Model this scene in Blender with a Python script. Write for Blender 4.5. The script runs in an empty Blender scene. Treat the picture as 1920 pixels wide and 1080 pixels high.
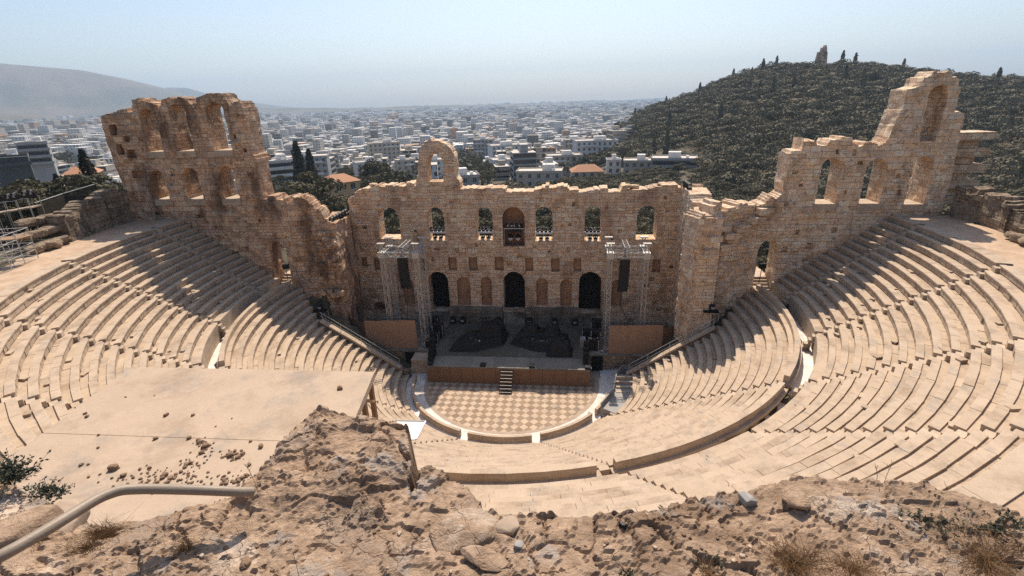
import bpy, math, random
import numpy as np
from mathutils import Vector, Matrix, noise
from mathutils.geometry import delaunay_2d_cdt
random.seed(7); rng = np.random.default_rng(11)
PI = math.pi
scene = bpy.context.scene
COL = scene.collection
rad = math.radians

# ------------------------------------------------------------------ camera
CAM = Vector((5.726, -47.273, 28.654)); YAW, PIT, ROL, FPX = rad(6.46), rad(20.6), rad(-1.762), 944.04
cp, sp, cy, sy = math.cos(PIT), math.sin(PIT), math.cos(YAW), math.sin(YAW)
FW = Vector((-sy*cp, cy*cp, -sp)); RT = Vector((cy, sy, 0)); UP = RT.cross(FW)
cr, sr = math.cos(ROL), math.sin(ROL)
R2 = cr*RT + sr*UP; U2 = -sr*RT + cr*UP
def ray(px, py): return FW + R2*((px-960)/FPX) - U2*((py-540)/FPX)
def at_z(px, py, z):
    d = ray(px, py); return CAM + d*((z-CAM.z)/d.z)
def at_y(px, py, y):
    d = ray(px, py); return CAM + d*((y-CAM.y)/d.y)
def at_r(px, py, R):
    d = ray(px, py); return CAM + d*(R/math.hypot(d.x, d.y))
cd = bpy.data.cameras.new('camera'); co = bpy.data.objects.new('camera', cd); COL.objects.link(co)
co.matrix_world = Matrix((( R2.x, U2.x, -FW.x, CAM.x), (R2.y, U2.y, -FW.y, CAM.y), (R2.z, U2.z, -FW.z, CAM.z), (0, 0, 0, 1)))
cd.sensor_width = 36; cd.lens = FPX/1920*36; cd.clip_start = 0.05; cd.clip_end = 40000
scene.camera = co

# ------------------------------------------------------------------ materials
def new_mat(name):
    m = bpy.data.materials.new(name); m.use_nodes = True
    nt = m.node_tree; nt.nodes.clear()
    out = nt.nodes.new('ShaderNodeOutputMaterial'); b = nt.nodes.new('ShaderNodeBsdfPrincipled')
    nt.links.new(b.outputs[0], out.inputs['Surface']); b.inputs['Roughness'].default_value = .9
    b.inputs['Specular IOR Level'].default_value = .2
    return m, nt, b
def nd(nt, typ, **kw):
    n = nt.nodes.new(typ)
    for k, v in kw.items():
        if k.startswith('_'): setattr(n, k[1:], v)
        else:
            s = n.inputs[k.replace('__', ' ')] if not k.startswith('i_') else n.inputs[int(k[2:])]
            if hasattr(v, 'is_output') or isinstance(v, bpy.types.NodeSocket): nt.links.new(v, s)
            else: s.default_value = v
    return n
def mth(nt, op, a, b=0.0, c=None, clamp=False):
    n = nt.nodes.new('ShaderNodeMath'); n.operation = op; n.use_clamp = clamp
    for i, v in enumerate((a, b, c)):
        if v is None: continue
        if isinstance(v, bpy.types.NodeSocket): nt.links.new(v, n.inputs[i])
        else: n.inputs[i].default_value = v
    return n.outputs[0]
def mixc(nt, fac, a, b, blend='MIX'):
    n = nt.nodes.new('ShaderNodeMix'); n.data_type = 'RGBA'; n.blend_type = blend
    for i, v in ((0, fac), (6, a), (7, b)):
        if isinstance(v, bpy.types.NodeSocket): nt.links.new(v, n.inputs[i])
        elif i == 0: n.inputs[0].default_value = v
        else: n.inputs[i].default_value = (*v, 1) if len(v) == 3 else v
    return n.outputs[2]
def ramp(nt, fac, lo, hi):
    n = nt.nodes.new('ShaderNodeMapRange'); n.inputs[1].default_value = lo; n.inputs[2].default_value = hi
    nt.links.new(fac, n.inputs[0]); return n.outputs[0]
def noi(nt, vec, scale, detail=4, rough=.55, dist=0.):
    n = nt.nodes.new('ShaderNodeTexNoise'); n.inputs['Scale'].default_value = scale; n.inputs['Detail'].default_value = detail
    n.inputs['Roughness'].default_value = rough; n.inputs['Distortion'].default_value = dist
    if vec is not None: nt.links.new(vec, n.inputs['Vector'])
    return n.outputs[0]
def bump(nt, b, h, strength=.6, dist=.05):
    n = nt.nodes.new('ShaderNodeBump'); n.inputs['Strength'].default_value = strength; n.inputs['Distance'].default_value = dist
    nt.links.new(h, n.inputs['Height']); nt.links.new(n.outputs[0], b.inputs['Normal'])
def scl(nt, vec, s):
    n = nt.nodes.new('ShaderNodeVectorMath'); n.operation = 'MULTIPLY'; nt.links.new(vec, n.inputs[0]); n.inputs[1].default_value = s; return n.outputs[0]
def simple(name, c, rough=.8, metal=0., var=.12, sc=3., spec=.2, bs=.0):
    m, nt, b = new_mat(name); g = nt.nodes.new('ShaderNodeNewGeometry')
    tc = nt.nodes.new('ShaderNodeTexCoord')
    n1 = noi(nt, tc.outputs['Object'], sc, 5)
    f = ramp(nt, n1, .3, .7)
    isl = mth(nt, 'MULTIPLY_ADD', g.outputs['Random Per Island'], .5, mth(nt, 'MULTIPLY', f, .5))
    nt.links.new(mixc(nt, isl, tuple(x*(1-var) for x in c), tuple(min(1, x*(1+var)) for x in c)), b.inputs['Base Color'])
    b.inputs['Roughness'].default_value = rough; b.inputs['Metallic'].default_value = metal; b.inputs['Specular IOR Level'].default_value = spec
    if bs: bump(nt, b, noi(nt, tc.outputs['Object'], sc*6, 6), .5, bs)
    return m
def wallvec(nt, g):
    sp_ = nt.nodes.new('ShaderNodeSeparateXYZ'); nt.links.new(g.outputs['Position'], sp_.inputs[0])
    sn = nt.nodes.new('ShaderNodeSeparateXYZ'); nt.links.new(g.outputs['True Normal'], sn.inputs[0])
    ax = mth(nt, 'ABSOLUTE', sn.outputs[0]); ay = mth(nt, 'ABSOLUTE', sn.outputs[1]); az = mth(nt, 'ABSOLUTE', sn.outputs[2])
    isx = mth(nt, 'GREATER_THAN', ax, ay); isz = mth(nt, 'GREATER_THAN', az, .8)
    X, Y, Z = sp_.outputs
    u = mth(nt, 'ADD', mth(nt, 'MULTIPLY', Y, isx), mth(nt, 'MULTIPLY', X, mth(nt, 'SUBTRACT', 1., isx)))
    v = mth(nt, 'ADD', mth(nt, 'MULTIPLY', Y, isz), mth(nt, 'MULTIPLY', Z, mth(nt, 'SUBTRACT', 1., isz)))
    c = nt.nodes.new('ShaderNodeCombineXYZ'); nt.links.new(u, c.inputs[0]); nt.links.new(v, c.inputs[1]); return c.outputs[0]
def masonry(name, c1, c2, mortar, bw=1.15, bh=.55, stain=(.10, .065, .045), sf=(.52, .68), grey=(.30, .26, .22), bs=.06, wob=.12, mort=.018):
    m, nt, b = new_mat(name); g = nt.nodes.new('ShaderNodeNewGeometry'); P = g.outputs['Position']
    v = wallvec(nt, g)
    n3 = nt.nodes.new('ShaderNodeTexNoise'); n3.inputs['Scale'].default_value = .9; n3.inputs['Detail'].default_value = 3; nt.links.new(P, n3.inputs['Vector'])
    w = nt.nodes.new('ShaderNodeVectorMath'); w.operation = 'MULTIPLY_ADD'; nt.links.new(n3.outputs['Color'], w.inputs[0]); w.inputs[1].default_value = (wob, wob*.6, 0); nt.links.new(v, w.inputs[2])
    br = nt.nodes.new('ShaderNodeTexBrick'); nt.links.new(w.outputs[0], br.inputs['Vector'])
    br.offset = .43; br.squash = .8; br.squash_frequency = 3
    for k, x in (('Scale', 1.), ('Brick Width', bw), ('Row Height', bh), ('Mortar Size', mort), ('Mortar Smooth', .3), ('Bias', 0.)): br.inputs[k].default_value = x
    br.inputs['Color1'].default_value = (0, 0, 0, 1); br.inputs['Color2'].default_value = (1, 1, 1, 1); br.inputs['Mortar'].default_value = (.5, .5, .5, 1)
    b2 = nt.nodes.new('ShaderNodeTexBrick'); nt.links.new(w.outputs[0], b2.inputs['Vector']); b2.offset = .37; b2.squash = 1.4; b2.squash_frequency = 2
    for k, x in (('Scale', 1.), ('Brick Width', bw*.62), ('Row Height', bh*.61), ('Mortar Size', mort*1.1), ('Mortar Smooth', .4), ('Bias', 0.)): b2.inputs[k].default_value = x
    b2.inputs['Color1'].default_value = (0, 0, 0, 1); b2.inputs['Color2'].default_value = (1, 1, 1, 1); b2.inputs['Mortar'].default_value = (.5, .5, .5, 1)
    sel = ramp(nt, noi(nt, P, .33, 3, .5), .50, .53)
    rnd = mth(nt, 'ADD', mth(nt, 'MULTIPLY', br.outputs['Color'], mth(nt, 'SUBTRACT', 1., sel)), mth(nt, 'MULTIPLY', b2.outputs['Color'], sel))
    mfac = mth(nt, 'ADD', mth(nt, 'MULTIPLY', br.outputs['Fac'], mth(nt, 'SUBTRACT', 1., sel)), mth(nt, 'MULTIPLY', b2.outputs['Fac'], sel))
    big = noi(nt, P, .16, 5, .6); mid = noi(nt, P, 1.3, 6, .65); fine = noi(nt, P, 9., 6, .7)
    f = mth(nt, 'ADD', mth(nt, 'MULTIPLY', rnd, .38), mth(nt, 'MULTIPLY', ramp(nt, mid, .36, .64), .62))
    col = mixc(nt, f, c1, c2)
    col = mixc(nt, mth(nt, 'MULTIPLY', ramp(nt, rnd, .80, .90), .4), col, tuple(min(.8, x*1.22) for x in c2))
    col = mixc(nt, mth(nt, 'MULTIPLY', ramp(nt, rnd, .22, .12), .3), col, tuple(x*.6 for x in c1))
    col = mixc(nt, mth(nt, 'MULTIPLY', ramp(nt, noi(nt, P, .45, 5, .6), .5, .66), .6), col, grey)
    st = noi(nt, scl(nt, P, (1., 1., .35)), .42, 6, .62)
    col = mixc(nt, mth(nt, 'MULTIPLY', ramp(nt, st, *sf), .8), col, stain)
    pit = ramp(nt, noi(nt, P, 2.6, 7, .72, .6), .57, .68)
    col = mixc(nt, mth(nt, 'MULTIPLY', pit, .75), col, stain)
    col = mixc(nt, mth(nt, 'MULTIPLY', mfac, mth(nt, 'MULTIPLY', ramp(nt, noi(nt, P, .7, 3), .40, .62), .8)), col, mortar)
    col = mixc(nt, .45, col, mixc(nt, fine, (.5, .5, .5), (1.7, 1.7, 1.7)), 'MULTIPLY')
    nt.links.new(col, b.inputs['Base Color'])
    h = mth(nt, 'ADD', mth(nt, 'MULTIPLY', mfac, -.6), mth(nt, 'ADD', mth(nt, 'MULTIPLY', rnd, .5), mth(nt, 'ADD', mth(nt, 'MULTIPLY', mid, .9), mth(nt, 'MULTIPLY', fine, .7))))
    h = mth(nt, 'SUBTRACT', h, mth(nt, 'MULTIPLY', pit, .6))
    bump(nt, b, h, .9, bs); b.inputs['Roughness'].default_value = .95; b.inputs['Specular IOR Level'].default_value = .1
    return m
def seatstone(name, c1, c2, dark, bs=.012):
    c1, c2, dark = [(c[0], c[1]*1.06, c[2]*1.12) for c in (c1, c2, dark)]
    m, nt, b = new_mat(name); g = nt.nodes.new('ShaderNodeNewGeometry'); P = g.outputs['Position']
    isl = g.outputs['Random Per Island']
    n1 = ramp(nt, noi(nt, P, 1.1, 6, .65), .3, .72); fine = noi(nt, P, 14., 5, .7)
    col = mixc(nt, mth(nt, 'ADD', mth(nt, 'MULTIPLY', isl, .5), mth(nt, 'MULTIPLY', n1, .5)), c1, c2)
    col = mixc(nt, mth(nt, 'MULTIPLY', ramp(nt, noi(nt, scl(nt, P, (1, 1, 3)), .5, 7, .72), .50, .66), .7), col, dark)
    col = mixc(nt, mth(nt, 'MULTIPLY', ramp(nt, noi(nt, P, 4.5, 6, .75), .58, .75), .5), col, dark)
    col = mixc(nt, mth(nt, 'MULTIPLY', ramp(nt, noi(nt, P, .8, 7, .72), .53, .64), .45), col, tuple((c1[0]*.62, c1[0]*.58, c1[0]*.52)))
    col = mixc(nt, .4, col, mixc(nt, fine, (.5, .5, .5), (1.45, 1.45, 1.45)), 'MULTIPLY')
    nt.links.new(col, b.inputs['Base Color']); bump(nt, b, mth(nt, 'ADD', n1, fine), .6, bs)
    b.inputs['Roughness'].default_value = .8; return m
def foliage(name, c1, c2, trans=.15):
    m, nt, b = new_mat(name); g = nt.nodes.new('ShaderNodeNewGeometry'); oi = nt.nodes.new('ShaderNodeObjectInfo')
    r = mth(nt, 'ADD', mth(nt, 'MULTIPLY', g.outputs['Random Per Island'], .6), mth(nt, 'MULTIPLY', oi.outputs['Random'], .4))
    big = ramp(nt, noi(nt, g.outputs['Position'], .10, 3), .35, .65)
    col = mixc(nt, mth(nt, 'MULTIPLY_ADD', big, .4, mth(nt, 'MULTIPLY', r, .6)), c1, c2)
    col = mixc(nt, mth(nt, 'MULTIPLY', big, .35), col, (c2[0]*1.25, c2[1]*1.1, c2[2]*.9))
    nt.links.new(col, b.inputs['Base Color']); b.inputs['Roughness'].default_value = .75
    t = nt.nodes.new('ShaderNodeBsdfTranslucent'); nt.links.new(col, t.inputs[0])
    mx = nt.nodes.new('ShaderNodeMixShader'); mx.inputs[0].default_value = trans
    out = [n for n in nt.nodes if n.type == 'OUTPUT_MATERIAL'][0]
    nt.links.new(b.outputs[0], mx.inputs[1]); nt.links.new(t.outputs[0], mx.inputs[2]); nt.links.new(mx.outputs[0], out.inputs['Surface'])
    return m
M = {}
M['wall'] = masonry('ruin_masonry', (.55, .37, .235), (.92, .71, .51), (.29, .19, .125), 1.15, .55, (.36, .23, .15), (.50, .66), (.62, .53, .43), bs=.13)
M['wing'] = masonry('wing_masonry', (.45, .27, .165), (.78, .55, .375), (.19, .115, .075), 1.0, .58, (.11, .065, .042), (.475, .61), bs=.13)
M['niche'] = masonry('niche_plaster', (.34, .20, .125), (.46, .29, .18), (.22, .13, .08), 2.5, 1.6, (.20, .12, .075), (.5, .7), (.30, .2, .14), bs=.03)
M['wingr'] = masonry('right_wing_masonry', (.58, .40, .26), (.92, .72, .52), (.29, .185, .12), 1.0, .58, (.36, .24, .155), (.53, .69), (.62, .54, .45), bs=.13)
M['rubble'] = masonry('rubble_masonry', (.27, .20, .14), (.42, .33, .24), (.07, .05, .035), .8, .5, (.09, .07, .05), (.48, .66), bs=.14, wob=.35, mort=.04)
M['podium'] = masonry('podium_stone', (.20, .17, .13), (.36, .30, .23), (.06, .05, .04), .8, .45, (.06, .05, .04), (.45, .65), bs=.08)
M['seat'] = seatstone('seat_marble', (.39, .28, .185), (.53, .395, .28), (.26, .175, .115))
M['stair'] = seatstone('stair_marble', (.42, .305, .205), (.55, .415, .30), (.28, .19, .125))
M['paving'] = seatstone('walkway_paving', (.66, .58, .50), (.80, .73, .66), (.48, .37, .28))
M['ring'] = seatstone('orchestra_ring', (.62, .53, .44), (.76, .69, .61), (.42, .33, .25))
M['tile_light'] = seatstone('tile_light', (.46, .325, .215), (.58, .425, .295), (.36, .26, .18))
M['tile_dark'] = seatstone('tile_dark', (.26, .172, .108), (.35, .24, .155), (.20, .14, .10))
M['border'] = seatstone('tile_border', (.36, .26, .18), (.46, .34, .25), (.26, .18, .12))
M['slab'] = seatstone('slab_render', (.38, .272, .186), (.50, .362, .252), (.29, .20, .135), .004)
M['rock'] = None
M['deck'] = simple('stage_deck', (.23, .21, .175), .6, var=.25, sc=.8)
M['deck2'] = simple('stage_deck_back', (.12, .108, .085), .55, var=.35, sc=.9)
M['ply'] = simple('plywood', (.185, .112, .07), .7, var=.15, sc=1.2)
M['ply2'] = simple('plywood_light', (.34, .215, .14), .7, var=.14, sc=1.0)
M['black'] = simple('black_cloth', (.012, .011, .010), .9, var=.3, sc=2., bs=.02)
M['blackmetal'] = simple('black_metal', (.018, .017, .016), .5, var=.3)
M['tarp'] = simple('black_tarp', (.011, .010, .009), .55, var=.4, sc=2., spec=.3, bs=.03)
M['alu'] = simple('aluminium', (.46, .44, .41), .45, .2, var=.08, spec=.5)
M['steel'] = simple('galvanised_steel', (.48, .47, .45), .5, .4, var=.12, spec=.4)
M['pipe'] = simple('worn_pipe_paint', (.25, .20, .15), .5, .0, var=.18, sc=14., spec=.4, bs=.002)
M['white'] = simple('white_paint', (.72, .70, .66), .6, var=.05)
M['grey'] = simple('grey_panel', (.30, .29, .27), .7, var=.12)
M['wood'] = simple('weathered_timber', (.30, .19, .11), .8, var=.2)
M['lens'] = simple('lamp_glass', (.35, .36, .37), .15, var=.1, spec=.6)
M['leafA'] = foliage('pine_needles', (.036, .038, .021), (.115, .105, .060))
M['leafB'] = foliage('olive_leaves', (.055, .056, .035), (.155, .140, .090))
M['leafC'] = foliage('cypress_needles', (.018, .022, .013), (.045, .045, .026), .05)
M['leafD'] = foliage('hill_wood_leaves', (.045, .045, .027), (.20, .18, .115), .05)
M['weed'] = foliage('weed_leaves', (.040, .052, .040), (.10, .115, .085), .2)
M['dry'] = foliage('dry_grass', (.12, .07, .035), (.30, .19, .10), .2)
M['bark'] = simple('bark', (.10, .07, .05), .9, var=.3)
M['stone'] = simple('loose_stone', (.19, .125, .082), .9, var=.35, sc=9., bs=.02)

# ------------------------------------------------------------------ objects
def link(o, parent=None, kind=None):
    COL.objects.link(o)
    if parent is not None:
        o.parent = parent; o.matrix_parent_inverse = parent.matrix_world.inverted()
    if kind: o['kind'] = kind
    return o
def tag(o, label, cat, group=None):
    o['label'] = label; o['category'] = cat
    if group: o['group'] = group
    return o
def thing(name, label, cat, loc=(0, 0, 0), group=None):
    o = bpy.data.objects.new(name, None); o.empty_display_size = .2
    o.location = loc; o.matrix_world = Matrix.Translation(loc); COL.objects.link(o)
    return tag(o, label, cat, group)
class MB:
    def __init__(s): s.v = []; s.f = []; s.m = []
    def add(s, v, f, mi=0):
        o = len(s.v); s.v += [tuple(p) for p in v]; s.f += [tuple(i+o for i in q) for q in f]; s.m += [mi]*len(f)
    def box(s, x0, x1, y0, y1, z0, z1, mi=0, rot=0., piv=None):
        v = [(x, y, z) for z in (z0, z1) for y in (y0, y1) for x in (x0, x1)]
        if rot:
            px, py = piv or ((x0+x1)/2, (y0+y1)/2); c, n = math.cos(rot), math.sin(rot)
            v = [(px+(x-px)*c-(y-py)*n, py+(x-px)*n+(y-py)*c, z) for x, y, z in v]
        s.add(v, [(0, 2, 3, 1), (4, 5, 7, 6), (0, 1, 5, 4), (2, 6, 7, 3), (0, 4, 6, 2), (1, 3, 7, 5)], mi)
    def tube(s, p, q, r, n=6, r2=None, mi=0):
        p, q = Vector(p), Vector(q); d = (q-p).normalized(); a = d.orthogonal().normalized(); b = d.cross(a)
        r2 = r if r2 is None else r2; v = []
        for c, rr in ((p, r), (q, r2)):
            for i in range(n):
                t = 2*PI*i/n; v.append(c+(a*math.cos(t)+b*math.sin(t))*rr)
        f = [(i, (i+1) % n, n+(i+1) % n, n+i) for i in range(n)] + [tuple(range(n-1, -1, -1)), tuple(range(n, 2*n))]
        s.add(v, f, mi)
    def path(s, pts, r, n=8, mi=0):
        pts = [Vector(p) for p in pts]; v = []; a = None
        for i, p in enumerate(pts):
            d = (pts[min(i+1, len(pts)-1)]-pts[max(i-1, 0)]).normalized()
            a = d.orthogonal().normalized() if a is None else (a-d*a.dot(d)).normalized(); b = d.cross(a)
            v += [p+(a*math.cos(2*PI*j/n)+b*math.sin(2*PI*j/n))*r for j in range(n)]
        f = [(i*n+j, i*n+(j+1) % n, (i+1)*n+(j+1) % n, (i+1)*n+j) for i in range(len(pts)-1) for j in range(n)]
        f += [tuple(range(n-1, -1, -1)), tuple(range(len(v)-n, len(v)))]
        s.add(v, f, mi)
    def prism(s, poly, z0, z1, mi=0):
        n = len(poly); v = [(x, y, z0) for x, y in poly]+[(x, y, z1) for x, y in poly]
        s.add(v, [tuple(range(n-1, -1, -1)), tuple(range(n, 2*n))]+[(i, (i+1) % n, n+(i+1) % n, n+i) for i in range(n)], mi)
    def rock(s, c, r, sc=(1, 1, .7), seed=0, sub=2, rough=.35, mi=0, box=.8, facets=7):
        import bmesh
        bm = bmesh.new(); bmesh.ops.create_icosphere(bm, subdivisions=sub, radius=1.)
        off = Vector((seed*7.31, seed*3.17, seed*1.73)); rp = random.Random(seed*13.7)
        planes = [(Vector((rp.gauss(0, 1), rp.gauss(0, 1), rp.gauss(0, 1))).normalized(), rp.uniform(.55, .85)) for _ in range(facets)]
        for v in bm.verts:
            n = v.co.normalized(); k = 1+rough*(noise.noise(n*1.3+off)+.5*noise.noise(n*3.1+off)+.22*noise.noise(n*7.7+off))
            q = n*k
            for pn, pd in planes:
                dt = q.dot(pn)
                if dt > pd: q = q-pn*(dt-pd)*.9
            q = Vector((max(-box, min(box, q.x)), max(-box, min(box, q.y)), max(-.75, min(.7, q.z))))
            v.co = q
        bm.verts.index_update()
        a = random.random()*6.28; ca, sa = math.cos(a), math.sin(a)
        s.add([(c[0]+(v.co.x*ca*sc[0]-v.co.y*sa*sc[1])*r, c[1]+(v.co.x*sa*sc[0]+v.co.y*ca*sc[1])*r, c[2]+v.co.z*r*sc[2]) for v in bm.verts],
              [tuple(v.index for v in f.verts) for f in bm.faces], mi)
        bm.free()
    def mesh(s, name, mats):
        me = bpy.data.meshes.new(name); me.from_pydata(s.v, [], s.f)
        for m in (mats if isinstance(mats, (list, tuple)) else [mats]): me.materials.append(m)
        if any(s.m): me.polygons.foreach_set('material_index', s.m)
        me.update(); return me
    def obj(s, name, mats, parent=None, kind=None, smooth=False):
        me = s.mesh(name, mats)
        if smooth: me.shade_smooth()
        return link(bpy.data.objects.new(name, me), parent, kind)
def np_mesh(name, V, F, mats, mi=None, smooth=False):
    """V (n,3), F (m,k) constant k"""
    me = bpy.data.meshes.new(name); V = np.asarray(V, np.float32); F = np.asarray(F, np.int32); k = F.shape[1]
    me.vertices.add(len(V)); me.vertices.foreach_set('co', V.ravel())
    me.loops.add(F.size); me.loops.foreach_set('vertex_index', F.ravel())
    me.polygons.add(len(F)); me.polygons.foreach_set('loop_start', np.arange(0, F.size, k, dtype=np.int32))
    for m in (mats if isinstance(mats, (list, tuple)) else [mats]): me.materials.append(m)
    if mi is not None: me.polygons.foreach_set('material_index', np.asarray(mi, np.int32))
    me.update(calc_edges=True); me.validate()
    me.shade_smooth() if smooth else me.shade_flat()
    return me
def grid_faces(nu, nv):
    i, j = np.meshgrid(np.arange(nu-1), np.arange(nv-1), indexing='ij'); a = i*nv+j
    return np.stack([a, a+nv, a+nv+1, a+1], -1).reshape(-1, 4)
def in_poly(P, poly):
    P = np.asarray(P); x, y = P[:, 0], P[:, 1]; r = np.zeros(len(P), bool); n = len(poly)
    for i in range(n):
        x0, y0 = poly[i]; x1, y1 = poly[(i+1) % n]
        if y0 == y1: continue
        c = ((y0 > y) != (y1 > y)) & (x < (x1-x0)*(y-y0)/(y1-y0)+x0); r ^= c
    return r
def seg_dist(P, poly, closed=True):
    P = np.asarray(P, float); d = np.full(len(P), 1e9); n = len(poly)
    for i in range(n if closed else n-1):
        a = np.array(poly[i], float); b = np.array(poly[(i+1) % n], float); ab = b-a
        t = np.clip(((P-a)@ab)/max(1e-12, ab@ab), 0, 1); d = np.minimum(d, np.hypot(*(P-(a+t[:, None]*ab)).T))
    return d
def hsh(a, b, s=0):
    v = math.sin(a*127.1+b*311.7+s*74.7)*43758.5453; return v-math.floor(v)
def resample(poly, step, jit, closed=True):
    out = []; n = len(poly)
    for i in range(n if closed else n-1):
        a = Vector(poly[i]).to_2d(); b = Vector(poly[(i+1) % n]).to_2d(); L = (b-a).length; k = max(1, int(round(L/step)))
        for j in range(k):
            p = a.lerp(b, j/k)
            if jit: p = p+Vector((noise.noise((p.x*1.7, p.y*1.7, 3.3)), noise.noise((p.x*1.7, p.y*1.7, 9.1))))*jit*1.6
            out.append((p.x, p.y))
    return out
def arch(x0, x1, z0, z1, n=9):
    r = (x1-x0)/2; cx = (x0+x1)/2; zs = z1-r
    return [(x0, z0), (x1, z0)]+[(cx+r*math.cos(PI*i/n), zs+r*math.sin(PI*i/n)) for i in range(n+1)]
def rect(x0, x1, z0, z1): return [(x0, z0), (x1, z0), (x1, z1), (x0, z1)]
def wall(name, A, B, outline, holes, niches, thick, mat, parent, step=.29, jit=.10, seed=0, relief=.085, outward=1, putlog=0, bw=1.1, bh=.55):
    """ruined wall from plan point A to B; outline/holes in (distance along, height); niches = [(poly, depth)]. Front faces the viewer, back lies thick behind."""
    A, B = Vector(A), Vector(B); L = (B-A).length; T = (B-A)/L; Nn = Vector((T.y, -T.x))*outward
    out = resample(outline, step*.8, jit*.5); zm = min(p[1] for p in outline)+1.5
    out = [(s, z+((hsh(math.floor(s/.85), math.floor(z/4), seed)-.5)*jit*4.2+(hsh(math.floor(s/.37), 2, seed)-.5)*jit*1.2 if z > zm else 0)) for s, z in out]
    o2 = []
    for i, (s, z) in enumerate(out):
        o2.append((s, z)); s2, z2 = out[(i+1) % len(out)]
        if z > zm and z2 > zm and abs(z2-z) > .10 and abs(s2-s) > .12: o2.append((s2-.035*(1 if s2 > s else -1), z))
    out = o2; hs = [resample(h, .3, .025) for h in holes]; ns = [(resample(n[0], .3, .02), n[1], (n[2] if len(n) > 2 else 1)) for n in niches]; rp = random.Random(seed)
    for _ in range(putlog*6):
        if putlog <= 0: break
        a, c = rp.uniform(min(q[0] for q in out), max(q[0] for q in out)), rp.uniform(min(q[1] for q in out)+2, max(q[1] for q in out)); w_, h_ = rp.uniform(.16, .34), rp.uniform(.16, .36)
        if not in_poly([(a, c)], out)[0] or min(float(seg_dist([(a, c)], l)[0]) for l in [out]+hs+[n[0] for n in ns]) < .55 or any(in_poly([(a, c)], l)[0] for l in hs+[n[0] for n in ns]): continue
        ns.append((resample([(a-w_, c-h_), (a+w_, c-h_*rp.uniform(.7, 1)), (a+w_*rp.uniform(.6, 1), c+h_), (a-w_, c+h_*rp.uniform(.7, 1))], .4, .05), rp.uniform(.12, .5), 0)); putlog -= 1
    def disp(s, z):
        row = math.floor(z/bh); sh = .43*(row % 2)*bw; c = math.floor((s+sh)/bw)
        return (hsh(row, c, seed)-.5)*relief*2+noise.noise((s*.9+seed, z*.9, 1.7))*relief*1.2
    def P(s, z, dep, d=True):
        q = A+T*s+Nn*((disp(s, z) if d else 0)-dep); return (q.x, q.y, z)
    xs = [p[0] for p in out]; zs = [p[1] for p in out]
    gx, gz = np.meshgrid(np.arange(min(xs)+step*.4, max(xs), step), np.arange(min(zs)+step*.4, max(zs), step))
    G = np.stack([gx.ravel(), gz.ravel()], 1); G = G+rng.uniform(-.25, .25, G.shape)*step
    loops = [out]+hs+[n[0] for n in ns]
    ok = in_poly(G, out)
    for h in loops[1:]: ok &= ~in_poly(G, h)
    for l in loops: ok &= seg_dist(G, l) > step*.35
    def tri(lps, pts, skip):
        pv = []; ed = []
        for l in lps:
            o = len(pv); pv += l; ed += [(o+i, o+(i+1) % len(l)) for i in range(len(l))]
        pv += [tuple(p) for p in pts]
        r = delaunay_2d_cdt([Vector(p) for p in pv], ed, [], 0, 1e-5)
        V = np.array([(v.x, v.y) for v in r[0]]); F = np.array([f for f in r[2] if len(f) == 3]); C = V[F].mean(1)
        keep = in_poly(C, out)
        for h in skip: keep &= ~in_poly(C, h)
        return V, F[keep]
    mb = MB()
    V, F = tri(loops, G[ok], loops[1:])
    mb.add([P(s, z, 0) for s, z in V], F.tolist())
    V, F = tri([out]+hs, [], hs)
    mb.add([P(s, z, thick, False) for s, z in V], F[:, ::-1].tolist())
    def side(l, dep, mi=0):
        n = len(l); K = max(2, int(dep/.5)); vs = []
        for k in range(K+1):
            for s, z in l:
                q = Vector(P(s, z, dep*k/K, k == 0))
                if 0 < k < K: q += Vector((noise.noise(q*.9), 0, noise.noise(q*1.1+Vector((5, 5, 5)))))*.12
                vs.append(q)
        mb.add(vs, [(k*n+i, k*n+(i+1) % n, (k+1)*n+(i+1) % n, (k+1)*n+i) for k in range(K) for i in range(n)], mi)
    side(out, thick)
    for h in hs: side(h, thick)
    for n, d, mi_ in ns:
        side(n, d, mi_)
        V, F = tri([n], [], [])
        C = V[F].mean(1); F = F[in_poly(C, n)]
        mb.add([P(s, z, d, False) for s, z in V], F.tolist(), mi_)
    return mb.obj(name, [mat, M['niche']], parent)

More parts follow.
